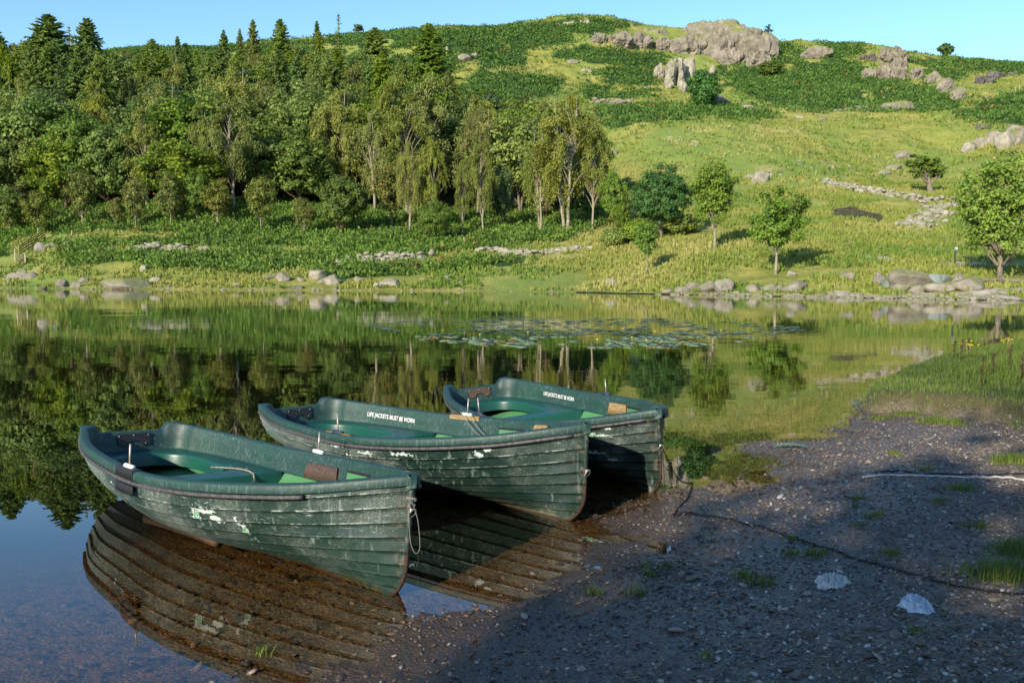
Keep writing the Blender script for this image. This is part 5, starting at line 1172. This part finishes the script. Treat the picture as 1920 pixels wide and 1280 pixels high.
# ------------------------------------------------------------------ bracken and grass
def brk_mat(nm, ca, cb):
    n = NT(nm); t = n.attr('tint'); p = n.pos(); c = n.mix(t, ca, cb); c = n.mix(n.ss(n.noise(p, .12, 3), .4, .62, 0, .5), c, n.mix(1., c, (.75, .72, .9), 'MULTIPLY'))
    c = n.mix(n.ss(t, 1.2, 1.4), c, (.30, .16, .05)); b = n.bsdf(c, .6, spec=.2); tr = n.n('BsdfTranslucent'); n.set(tr.inputs[0], c); mx = n.n('MixShader'); mx.inputs[0].default_value = .22
    n.set(mx.inputs[1], b); n.set(mx.inputs[2], tr.outputs[0]); return n.done(mx.outputs[0])
M_brk = brk_mat('bracken_fronds', (.060, .130, .020), (.200, .310, .050)); M_brkh = brk_mat('hill_bracken_fronds', (.040, .105, .018), (.145, .245, .045))
def tufts(name, X, Y, Z, per, rad, hgt, leaf, mat, label, seed, tintf, up=.6, long=1.7, cat='bracken'):
    g = np.random.default_rng(seed); n = len(X); C = np.repeat(np.stack([X, Y, Z], 1), per, 0); sc = np.repeat(g.uniform(.6, 1.3, n) * (1 + .5 * f2(X, Y, 5, 3, 79)), per); a = g.uniform(0, 6.283, n * per); r = g.uniform(0, 1, n * per) ** .6 * rad * sc
    zz = g.uniform(.25, 1, n * per) * hgt * sc * (1 - .45 * (r / (rad * sc + 1e-9)) ** 2); d = np.stack([np.cos(a) * .8, np.sin(a) * .8, np.full(n * per, up * 1.4)], 1) + g.normal(0, .3, (n * per, 3))
    L = C + np.stack([np.cos(a) * r, np.sin(a) * r, zz], 1); N = np.stack([np.cos(a) * .6, np.sin(a) * .6, np.ones(n * per)], 1) + g.normal(0, .45, (n * per, 3)); V, F = leaves_dir(L, d, N, leaf, g, long)
    mb = MB(); mb.add(V, F, tint=np.repeat(tintf(g, n, per), 4)); o = mb.obj(name, mat, smooth=False); tag(o, label, cat, None, 'stuff'); return o
def scatter(x0, x1, y0, y1, n, seed):
    g = np.random.default_rng(seed); X = g.uniform(x0, x1, n); Y = g.uniform(y0, y1, n); k = np.abs(X / Y) < .62; X, Y = X[k], Y[k]; return X, Y, Hf(X, Y)
def tint_b(g, n, per):
    t = np.clip(np.repeat(g.uniform(.2, .8, n), per) + g.normal(0, .18, n * per), 0, 1); br = np.repeat(g.uniform(0, 1, n) < .012, per); return np.where(br & (g.uniform(0, 1, n * per) < .7), 1.5, t)
X, Y, Z = scatter(-80, 40, 78, 130, 14500, 1); b, w_, _, _, _ = masks(X + np.random.default_rng(1).normal(0, .8, len(X)), Y + np.random.default_rng(2).normal(0, .8, len(X)), Z); k = (b > 0) | ((w_ > 0) & (Y < 122)); k &= Z > .5
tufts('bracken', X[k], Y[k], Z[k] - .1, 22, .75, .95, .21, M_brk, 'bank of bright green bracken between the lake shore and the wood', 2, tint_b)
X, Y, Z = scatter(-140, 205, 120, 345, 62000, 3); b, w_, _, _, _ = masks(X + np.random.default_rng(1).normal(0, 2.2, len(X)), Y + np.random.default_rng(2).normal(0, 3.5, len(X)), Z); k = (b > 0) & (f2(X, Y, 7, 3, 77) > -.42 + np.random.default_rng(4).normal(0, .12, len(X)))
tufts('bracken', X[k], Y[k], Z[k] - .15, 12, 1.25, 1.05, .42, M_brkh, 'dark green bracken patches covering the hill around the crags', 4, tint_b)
def grass_mat(name, a, b, c):
    n = NT(name); t = n.attr('tint'); p = n.pos(); q = n.mix(n.ss(t, 0, .5), a, b); q = n.mix(n.ss(t, .5, 1.), q, c); d = n.bsdf(q, .6, spec=.25); tr = n.n('BsdfTranslucent'); n.set(tr.inputs[0], q)
    mx = n.n('MixShader'); mx.inputs[0].default_value = .3; n.set(mx.inputs[1], d); n.set(mx.inputs[2], tr.outputs[0]); return n.done(mx.outputs[0])
M_hg = grass_mat('rough_grass', (.13, .21, .032), (.25, .275, .055), (.34, .32, .10))
X, Y, Z = scatter(-60, 75, 52, 135, 60000, 5); b, w_, ba, pa, dk = masks(X, Y, Z); k = (b + w_ + ba + pa < .5) & (Z > .12) & (f2(X, Y, 6, 3, 71) > -.22)
def tint_g(X, Y): 
    v = f2(X, Y, 9, 4, 73)
    return lambda g, n, per: np.clip(np.repeat(.44 + v * 1.1, per) + g.normal(0, .11, n * per), 0, 1)
X, Y, Z = X[k], Y[k], Z[k]
tufts('grass', X, Y, Z - .03, 5, .22, .30, .17, M_hg, 'rough yellow-green grass on the far shore and lower slope', 6, tint_g(X, Y), 1.8, 2.2, 'grass')
X, Y, Z = scatter(-30, 205, 130, 330, 38000, 7); b, w_, ba, pa, dk = masks(X, Y, Z); k = (b + w_ + ba < .5) & (f2(X, Y, 12, 3, 75) > -.15); X, Y, Z = X[k], Y[k], Z[k]
tufts('grass', X, Y, Z - .05, 3, .5, .38, .34, M_hg, 'tussocky grass on the upper hillside', 8, tint_g(X, Y), 1., 1.8, 'grass')

# near bank: real blades
def blades(X, Y, Z, h, w, g, bend=.35, nseg=3):
    n = len(X); a = g.uniform(0, 6.283, n); d = np.stack([np.cos(a), np.sin(a), 0 * a], 1); s = np.stack([-np.sin(a), np.cos(a), 0 * a], 1); b = (h * bend * g.uniform(.2, 1.6, n))[:, None]; B = np.stack([X, Y, Z], 1); rows = []
    for k in range(nseg + 1):
        f = k / nseg; c = B + d * b * f ** 2 + np.array([0, 0, 1.]) * (h * f * (1 - .18 * f))[:, None]; ww = (w * (1 - f ** 1.6) * .5 + .0003)[:, None]; rows += [c - s * ww, c + s * ww]
    V = np.stack(rows, 1).reshape(-1, 3); m = 2 * (nseg + 1); base = np.arange(n)[:, None] * m; F = np.concatenate([base + np.array([[2 * k, 2 * k + 1, 2 * k + 3, 2 * k + 2]]) for k in range(nseg)]); return V, F, m
M_ng = grass_mat('bank_grass', (.045, .085, .014), (.145, .205, .034), (.36, .31, .12))
g = np.random.default_rng(11); Y = 5.5 + 18.5 * g.uniform(0, 1, 440000) ** 1.3; X = g.uniform(3.2, 19, 440000); k = (X / Y < .64) | ((X / Y < 1.15) & (g.uniform(0, 1, len(X)) < .55)); X, Y = X[k], Y[k]; Z, s_, bk = near_h(X, Y)
k = (bk > -.02 + .1 * f2(X, Y, .25, 2, 85)) & (Z > .015); X, Y, Z, bk = X[k], Y[k], Z[k], bk[k]
tall = sst(.3, 2.2, bk) * sst(-.3, .3, f2(X, Y, 1.2, 3, 81)); hh = (.06 + .25 * tall) * g.uniform(.6, 1.4, len(X)); V, F, m = blades(X, Y, Z - .01, hh, .004 + .003 * (Y / 10), g)
tt = np.clip(.32 + .5 * f2(X, Y, 1.5, 3, 83) + .35 * tall * g.uniform(0, 1, len(X)) + g.normal(0, .12, len(X)), 0, 1); mb = MB(); mb.add(V, F, tint=np.repeat(tt, m)); tag(mb.obj('grass', M_ng, smooth=False), 'thick grass on the low bank at the right of the beach', 'grass', None, 'stuff')
print('bank blades', len(X))
# reddish dock seed stems on the bank
M_dock = simple('dock_seed', (.075, .035, .022), .8, .5, 40)
M_stalk = grass_mat('stalks', (.16, .14, .05), (.30, .24, .09), (.36, .30, .13))
def dockstem(px, py, h, label):
    X, Y, Z = at_near(px, py); mb = MB(); g = np.random.default_rng(int(px)); mb.add(*tube([(0, 0, 0), (.02, 0, h * .5), (.03, .01, h)], .004, 5)); n = 60; z = g.uniform(.35, 1, n) * h; C = np.stack([.03 * z / h + g.normal(0, .011, n), g.normal(0, .011, n), z], 1)
    V, F = leaves(C, g.normal(size=(n, 3)), .018, g, 1.4); mb.add(V, F); tag(mb.obj('dock_stem', M_dock, None, smooth=False, loc=(X, Y, Z)), label, 'plant', 'reddish dock stems on the grassy bank')
for px, py, h, lb in ((1838,735,.42,'tallest reddish dock stem in the shaded part of the bank'),(1858,712,.34,'reddish dock stem just behind the tallest one'),(1800,678,.36,'reddish dock stem at the sunlit back of the bank'),(1787,672,.28,'small reddish stem left of the one at the back'),(1912,722,.40,'reddish dock stem at the right edge of the bank'),(1890,700,.36,'reddish dock stem near the right edge behind the bank'),(1812,668,.30,'thin reddish stem beside yellow flowers on the bank')):
    dockstem(px, py, h, lb)
M_yel = simple('yellow_flower', (.65, .50, .03), .6, .2)
for px, py, lb in ((1815,674,'yellow flowers at the back of the bank'),(1888,664,'yellow flower heads near the right edge of the bank')):
    X, Y, Z = at_near(px, py); g = np.random.default_rng(px); mb = MB()
    C = np.stack([g.normal(0, .06, 26), g.normal(0, .05, 26), .24 + g.normal(0, .02, 26)], 1)
    for c in C[:6]: mb.add(*tube([(c[0] * .3, c[1] * .3, 0), c], .0025, 4))
    o = mb.obj('wild_flower', M_stalk, loc=(X, Y, Z)); tag(o, lb, 'flower'); V, F = leaves(C, np.array([[0, -.4, 1.]] * 26) + g.normal(0, .3, (26, 3)), .03, g, 1.); m_ = MB(); m_.add(V, F); m_.obj('flower_head', M_yel, o, smooth=False)
# single tufts on the gravel
TUF = [(1115,1112,.05,60,'yellowish grass tuft on the mud nearest the bow of the first boat'),(1196,1114,.07,50,'thin pale tuft with long blades on the mud'),(1395,1080,.05,90,'small bright tuft, left of the close pair on the gravel'),(1425,1096,.06,120,'rounder bright tuft, right of the close pair on the gravel'),(1640,968,.045,90,'bright green tuft on the gravel right of centre'),(1612,984,.03,60,'low faint tuft beside the bright one on the gravel'),
 (1220,1078,.04,60,'sparse sprouts by the small puddle'),(1335,872,.05,60,'tuft at the mud edge near the pale spit'),(1800,918,.05,240,'wide tuft below the white hose'),(1608,938,.05,70,'short tuft on the gravel above the rope'),(1735,880,.04,110,'low grass patch just above the two lines'),(1676,852,.05,90,'small tuft on the gravel below the bank'),
 (1880,1082,.10,700,'largest grass clump at the right edge of the gravel'),(1912,1036,.09,420,'second grass clump above the largest at the right edge'),(1905,868,.10,700,'grass clump under the bank at the right edge'),(1325,1232,.04,40,'tiny sprout in the lower gravel'),(492,1228,.05,40,'tiny yellow-green sprout standing in the shallows'),(1250,1062,.04,60,'sprout patch right of the puddle'),
 (1486,1012,.04,60,'small green sprouts on the rope line'),(1530,1040,.05,130,'sprawling sprouts just beyond the dark rope'),(1480,1040,.04,80,'small sprig beside the sprawling sprouts'),(1670,1040,.05,80,'pale sprouts among the light pebbles'),(1760,940,.04,80,'faint sprigs near the middle right gravel'),(1830,990,.05,110,'flattened dark green sprigs at the right gravel'),(1600,950,.04,40,'single sprig under the short tuft'),
 (1700,778,.06,420,'low green mat at the foot of the bank'),(1750,792,.08,520,'green tuft mat spilling from the bank onto the gravel'),(1790,796,.07,400,'thin green mat by the undercut bank'),(1650,785,.06,260,'bright low tuft at the tip of the bank'),(1720,1185,.035,50,'pale leaf sprout below the crumpled white plastic'),(1210,1060,.03,30,'minute sprout on the mud left of the puddle')]
for i, (px, py, h, n, lb) in enumerate(TUF):
    X, Y, Z = at_near(px, py); g = np.random.default_rng(900 + i); r = .0055 * math.sqrt(n); x = g.normal(0, r * .5, n) * 1.4; y = g.normal(0, r * .5, n); zz = H(X + x, Y + y) - Z
    V, F, m = blades(x, y, zz - .003, h * g.uniform(.5, 1.3, n), .0045 + 0 * x, g, .5); mb = MB(); mb.add(V, F, tint=np.repeat(np.clip(g.normal(.42, .15, n), 0, 1), m)); tag(mb.obj('grass_tuft', M_ng, smooth=False, loc=(X, Y, Z)), lb, 'grass tuft', 'grass tufts on the beach')

# ------------------------------------------------------------------ pebbles
def peb_mat():
    n = NT('slate_pebbles'); t = n.attr('tint'); p = n.pos(); f = n.noise(p, 40, 3); r = n.n('ValToRGB'); n.set(r.inputs[0], t); e = r.color_ramp.elements; e[0].color = (.035, .032, .032, 1); e[1].color = (.55, .52, .47, 1)
    for q, c in ((.3, (.085, .066, .048, 1)), (.55, (.16, .132, .104, 1)), (.75, (.215, .155, .105, 1)), (.88, (.36, .32, .27, 1))): x = e.new(q); x.color = c
    c = n.mix(n.ss(f, .4, .7, 0, .35), r.outputs[0], (.07, .05, .035)); c = n.mix(n.ss(n.sep(p)[2], .05, -.015, 0, .95), c, n.mix(1., c, (.22, .15, .09), 'MULTIPLY')); return n.done(n.bsdf(c, n.ss(n.sep(p)[2], .03, .10, .35, .8), None, n.ss(n.sep(p)[2], -.004, .004, 0., .4)))
M_peb = peb_mat()
def pebbles(name, n, x0, x1, y0, y1, smin, smed, smax, seed, cond, label, nu=7, nv=5):
    g = np.random.default_rng(seed); X = g.uniform(x0, x1, n); Y = y0 + (y1 - y0) * g.uniform(0, 1, n) ** 1.25; k = (np.abs(X / Y) < .9) & (Y > 2.9); X, Y = X[k], Y[k]; Z, s, b = near_h(X, Y); k = cond(X, Y, Z, s, b, g); X, Y, Z = X[k], Y[k], Z[k]; n = len(X)
    Sz = np.clip(smed * np.exp(g.normal(0, .45, n)), smin, smax); V = []; FQ = []; FT = []; off = 0; kinds = []
    for q in range(8): kinds.append(boulder_mesh(1, 1, 1, seed + q, nu, nv, 8, .03))
    ki = g.integers(0, 8, n); a = g.uniform(0, 6.283, n); tl = g.normal(0, .25, (n, 2)); mb = MB(); tb = g.beta(1.5, 1.5, n)
    for q in range(8):
        m = ki == q; P, F, T = kinds[q]; k2 = m.sum()
        if not k2: continue
        S = Sz[m][:, None] * np.stack([g.uniform(.9, 1.5, k2), g.uniform(.6, 1., k2), g.uniform(.25, .6, k2)], 1) / 2; W = P[None] * S[:, None, :]; ca, sa = np.cos(a[m])[:, None], np.sin(a[m])[:, None]
        x = W[..., 0] * ca - W[..., 1] * sa; y = W[..., 0] * sa + W[..., 1] * ca; z = W[..., 2] + x * tl[m][:, :1] + y * tl[m][:, 1:]
        U = np.stack([x + X[m][:, None], y + Y[m][:, None], z + (Z[m] + S[:, 2] * .35)[:, None]], -1).reshape(-1, 3); b_ = (np.arange(k2) * len(P))[:, None, None]
        mb.add(U, (F[None] + b_).reshape(-1, 4), (T[None] + b_).reshape(-1, 3), tint=np.repeat(tb[m], len(P)))
    o = mb.obj(name, M_peb); tag(o, label, 'pebbles', None, 'stuff'); print(name, n)
grav = lambda X, Y: sst(-.25, .5, f2(X, Y, .8, 3, 51) * .6 + (X - 1.2) * .30 - .08 * (Y - 6) + .2)
pebbles('gravel', 185000, -1.6, 8.0, 2.9, 11.5, .006, .0130, .030, 1, lambda X, Y, Z, s, b, g: (s > -.25) & (b < .12) & (g.uniform(0, 1, len(X)) < .10 + .90 * grav(X, Y)) & (g.uniform(0, 1, len(X)) < np.clip(1.5 - Y / 12, .2, 1)), 'fine grey slate gravel over the beach')
pebbles('pebbles', 15000, -1.8, 6.5, 2.9, 11.5, .014, .024, .065, 2, lambda X, Y, Z, s, b, g: (s > -.5) & (b < .15) & (f2(X, Y, .55, 2, 91) > -.1) & (g.uniform(0, 1, len(X)) < .12 + .6 * grav(X, Y)), 'larger grey and pale pebbles strewn on the beach', 12, 8)
pebbles('submerged_pebbles', 7000, -3.6, 1.5, 3.2, 8.5, .012, .025, .06, 3, lambda X, Y, Z, s, b, g: (s < -.05) & (s > -1.9) & (g.uniform(0, 1, len(X)) < .7), 'brown pebbles under the shallow water round the boats', 9, 6)

# ------------------------------------------------------------------ lily pads
M_pad = leaf_mat('lily_pad', (.08, .14, .06), (.22, .29, .16), .05); M_padb = leaf_mat('lily_pad_brown', (.15, .08, .03), (.26, .15, .05), .05)
def padmesh(nm, mat):
    a = np.linspace(.12, 2 * np.pi - .12, 22); r = 1 + .05 * np.sin(a * 3); V = np.stack([np.cos(a) * r, np.sin(a) * r, .006 + .02 * np.sin(a * 2) ** 2 * .3], 1)
    V = np.concatenate([V, V - [0, 0, .012], [[0, 0, .004]]]); T = [(44, i, i + 1) for i in range(21)]; Q = [(i, i + 22, i + 23, i + 1) for i in range(21)]; return mesh(nm, V, [np.array(T), np.array(Q)], {'tint': np.full(len(V), .5)}, False, mat)
PM, PMB = padmesh('lily_pad', M_pad), padmesh('lily_pad_b', M_padb)
g = np.random.default_rng(15); PADS = []
ylo = lambda x: np.interp(x, [690, 760, 900, 1000, 1250, 1340, 1420, 1500], [612, 632, 648, 652, 652, 646, 636, 622]); yhi = lambda x: np.interp(x, [690, 760, 860, 1000, 1250, 1400, 1500], [608, 602, 592, 592, 598, 604, 612])
while len(PADS) < 980:
    px = g.uniform(690, 1505); py = g.uniform(590, 653); v = vn(np.array([[px / 40, py / 7, 0.]]), 5)[0]
    if yhi(px) < py < ylo(px) and v > -.15 + g.uniform(-.3, .2): PADS.append(pz0(px, py))
PADS.sort(key=lambda p: p[1]); mbp = MB(); rr = np.array([(math.cos(a), math.sin(a), .008) for a in np.linspace(0, 6.283, 14, endpoint=False)])
for i, (X, Y) in enumerate(PADS):
    r = g.uniform(.06, .15)
    if i < 290:
        br = g.uniform() < .08; o = link('lily_pad', PMB if br else PM, None, (X, Y, .004), (g.normal(0, .03), g.normal(0, .03), g.uniform(0, 6)), (r, r, 1)); tag(o, 'browned lily pad floating on the lake' if br else 'green lily pad floating in the wide patch on the lake', 'lily pad', 'lily pads on the lake')
    else: mbp.add(np.concatenate([rr * [r, r, 1] + [X, Y, 0], [[X, Y, .008]]]), None, [(14, k, (k + 1) % 14) for k in range(14)], .5)
tag(mbp.obj('lily_pads', M_pad, smooth=False), 'farther lily pads reading as one mat across the lake', 'lily pads', None, 'stuff')
for px, py, lb in ((1168,621,'largest yellow water lily standing above the pads'),(990,628,'yellow water lily at the left of the pad patch'),(1185,638,'yellow water lily near the front edge of the pads'),(1228,626,'yellow water lily right of the largest one'),(1352,624,'yellow water lily at the right end of the pads'),(1120,642,'low yellow water lily at the front of the pads'),(1212,643,'pair of yellow petals in front of the pads'),(900,632,'small yellow water lily at the far left of the pads')):
    X, Y = pz0(px, py); m_ = MB(); m_.add(*tube([(0, 0, -.02), (0, 0, .06)], .008, 6)); o = m_.obj('water_lily', M_stalk, loc=(X, Y, 0)); tag(o, lb, 'flower'); P, F, T = sphere(10, 6); m_ = MB(); m_.add(P * [.024, .024, .02] + [0, 0, .075], F, T); m_.obj('bloom', leaf_mat('bloom', (.45, .45, .03), (.6, .6, .05), .1) if px == 1168 else bpy.data.materials['bloom'], o)

# ------------------------------------------------------------------ things on the beach
def on_ground(pts, n, lift=.0, near=True):
    P = np.array([at_near(*p)[:2] for p in pts]); s = np.concatenate([[0], np.cumsum(np.linalg.norm(np.diff(P, axis=0), axis=1))]); q = np.linspace(0, s[-1], n); X = np.interp(q, s, P[:, 0]); Y = np.interp(q, s, P[:, 1])
    for _ in range(n // 12): X[1:-1] = (X[:-2] + 2 * X[1:-1] + X[2:]) / 4; Y[1:-1] = (Y[:-2] + 2 * Y[1:-1] + Y[2:]) / 4
    return X, Y, H(X, Y) + lift
M_hose = simple('pale_hose', (.46, .45, .42), .55, .3, 30); M_cable = simple('black_cable', (.012, .012, .014), .5); M_chain = simple('dark_chain', (.022, .020, .020), .5, .5, 80, .5, .001, .6, .5)
X, Y, Z = on_ground([(1617,897),(1650,892),(1720,893),(1790,896),(1850,897),(2050,902)], 160, .010); m_ = MB(); m_.add(*tube(np.stack([X, Y, Z], 1), .0095, 8)); tag(m_.obj('white_hose', M_hose), 'pale hose lying across the gravel beneath the bank', 'hose')
X, Y, Z = on_ground([(1640,886),(1700,885),(1760,889),(1800,891),(2050,889)], 160, .008); m_ = MB(); m_.add(*tube(np.stack([X, Y, Z], 1), .007, 8)); tag(m_.obj('black_cable', M_cable), 'thin black cable running beside the pale hose', 'cable')
def chain(name, P, label, lk=.023):
    s = np.concatenate([[0], np.cumsum(np.linalg.norm(np.diff(P, axis=0), axis=1))]); n = int(s[-1] / (lk * .74)); mb = MB(); a = np.linspace(0, 2 * np.pi, 9)[:-1]; g = np.random.default_rng(3)
    for k in range(n):
        q = (k + .5) / n * s[-1]; c = np.array([np.interp(q, s, P[:, j]) for j in range(3)]); c2 = np.array([np.interp(q + .01, s, P[:, j]) for j in range(3)]); d = unit(c2 - c); sd = unit(np.cross(d, [0, 0, 1.])); u = np.cross(sd, d); rl = (math.pi / 4 if k % 2 else -math.pi / 4) + g.normal(0, .2); w = sd * math.cos(rl) + u * math.sin(rl)
        L = c + np.cos(a)[:, None] * d * lk * .5 + np.sin(a)[:, None] * w * lk * .32; Pp = np.vstack([L, L[:1]]); V, Q, T = tube(Pp, lk * .10, 5, False); mb.add(V, Q)
    tag(mb.obj(name, M_chain), label, 'chain')
X, Y, Z = on_ground([(1262,968),(1290,962),(1380,978),(1450,998),(1520,1020),(1580,1040),(1650,1062),(1720,1080),(1800,1102),(1860,1112),(1990,1124)], 420, .008); chain('ground_chain', np.stack([X, Y, Z], 1), 'long dark chain lying across the gravel to the lower right')
ring3 = np.array(BO3.matrix_basis @ Vector((.03, 0, .385))); ax, ay, az = at_near(1300, 906); e1 = np.array([ax, ay, az + .01]); q = np.linspace(0, 1, 60)[:, None]; P = ring3 * (1 - q) + e1 * q; P[:, 2] -= .10 * np.sin(q[:, 0] * np.pi); chain('mooring_chain', P, 'dark mooring chain hanging from the bow of the farthest boat', .020)
X, Y, Z = on_ground([(1300,906),(1290,935),(1262,968)], 40, .008); chain('loose_chain', np.stack([X, Y, Z], 1), 'slack chain on the mud below the farthest bow', .020)
e2 = np.array([ring3[0] + .02, ring3[1] - .03, .0]); P = ring3 * (1 - q) + e2 * q; chain('hanging_chain', P, 'short chain hanging straight down from the farthest bow into the water', .018)
# crumpled plastic
def plastic(px, py, wx, wy, seed, label, col):
    X, Y, Z = at_near(px, py); g = np.random.default_rng(seed); n = 56; U, Vv = np.meshgrid(np.linspace(-1, 1, n), np.linspace(-1, 1, n), indexing='ij'); a = np.arctan2(Vv, U); r = np.maximum(abs(U), abs(Vv)); k = 1 + .60 * fbm(np.stack([np.cos(a).ravel() * 1.5, np.sin(a).ravel() * 1.5, 0 * a.ravel()], 1), 3, seed).reshape(n, n)
    x = r * np.cos(a) * wx / 2 * k; y = r * np.sin(a) * wy / 2 * k; q = np.stack([x.ravel() * 26, y.ravel() * 26, 0 * x.ravel()], 1); ridg = 1 - np.abs(fbm(q, 4, seed)) * 2.4; ridg2 = 1 - np.abs(fbm(q * 2.7 + 5, 3, seed + 1)) * 2
    z = .034 * np.clip(ridg, 0, 1) ** 2 + .012 * ridg2 + .016 * (1 - r.ravel() ** 2) ; z = z * (1 - .8 * r.ravel() ** 6); V = np.stack([x.ravel(), y.ravel(), z], 1); V[:, 2] += H(X + V[:, 0], Y + V[:, 1]) - Z
    m = simple('crumpled_plastic', col, .42, .25, 50, .4, .002, .5); o = link('crumpled_plastic', mesh('crumpled_plastic', V, grid_faces(n, n), None, False, m), None, (X, Y, Z)); tag(o, label, 'plastic litter')
plastic(1563, 1093, .19, .17, 1, 'long crumpled white plastic sheet lying in the gravel', (.46, .47, .44)); plastic(1716, 1137, .16, .20, 2, 'crumpled bluish-white plastic nearer the lower right corner', (.48, .54, .60))
# green leaf on the mud spit
X, Y, Z = at_near(1484, 843); n = 20; u = np.linspace(-1, 1, n); W = .05 * (1 - u ** 2) ** .6; V = np.concatenate([np.stack([u * .16, W * s_, .012 + .03 * (1 - u ** 2) + .006 * abs(s_)], 1) for s_ in (-1, 0, 1)]); o = link('fallen_leaf', mesh('fallen_leaf', V, grid_faces(3, n), {'tint': np.full(len(V), .8)}, True, leaf_mat('dock_leaf', (.10, .20, .08), (.22, .34, .16))), None, (X, Y, Z + .01), (0, 0, -.15)); tag(o, 'large pale green leaf lying on the dark mud spit', 'leaf')
# timber roller under the first boat
A = np.array([*pz0(352, 1022, .02), .025]); B_ = np.array([*pz0(262, 980, .03), .045]); d = B_ - A; B_ = A + d * 1.5; m_ = MB(); q = np.linspace(0, 1, 8)[:, None]; m_.add(*tube(A + (B_ - A) * q + [.15, .13, -.02], .040, 14))
M_log = wood_mat('wet_timber', (.10, .055, .03), (.05, .03, .02)); o = m_.obj('timber_roller', M_log); tag(o, 'brown wooden roller lying in the shallows under the first boat', 'log')
# frayed rope over the first boat's thwart
Lp = [(-2.50, .18, DECK + .012), (-2.42, .26, DECK + .014), (-2.33, .32, DECK + .016), (-2.22, .335, DECK + .016), (-2.165, .335, DECK + .004), (-2.150, .335, DECK - .05), (-2.150, .33, DECK - .13)]
P = smooth_path([np.array(BO1.matrix_basis @ Vector(p)) for p in Lp], 50); m_ = MB(); m_.add(*tube(P, .0052, 7)); g = np.random.default_rng(5)
for k in range(60): i = g.integers(0, 50); m_.add(*tube([P[i], P[i] + g.normal(0, .012, 3)], .0012, 3, False))
tag(m_.obj('frayed_rope', M_rope), 'frayed pale rope hanging over the seat of the first boat', 'rope')
# bow line laid over the second boat's rail
Lp = [(-1.86, .58, .50), (-1.78, .56, .44), (-1.66, .55, .36), (-1.55, .53, .33), (-1.50, .50, .30)]
P = smooth_path([np.array(BO2.matrix_basis @ Vector(p)) for p in Lp], 30); m_ = MB(); m_.add(*tube(P, .004, 6)); P2 = smooth_path([np.array(BO2.matrix_basis @ Vector((a + .09, b, c))) for a, b, c in Lp], 30); m_.add(*tube(P2, .004, 6)); tag(m_.obj('thin_line', M_line), 'thin doubled cord looped over the rail of the middle boat', 'cord')
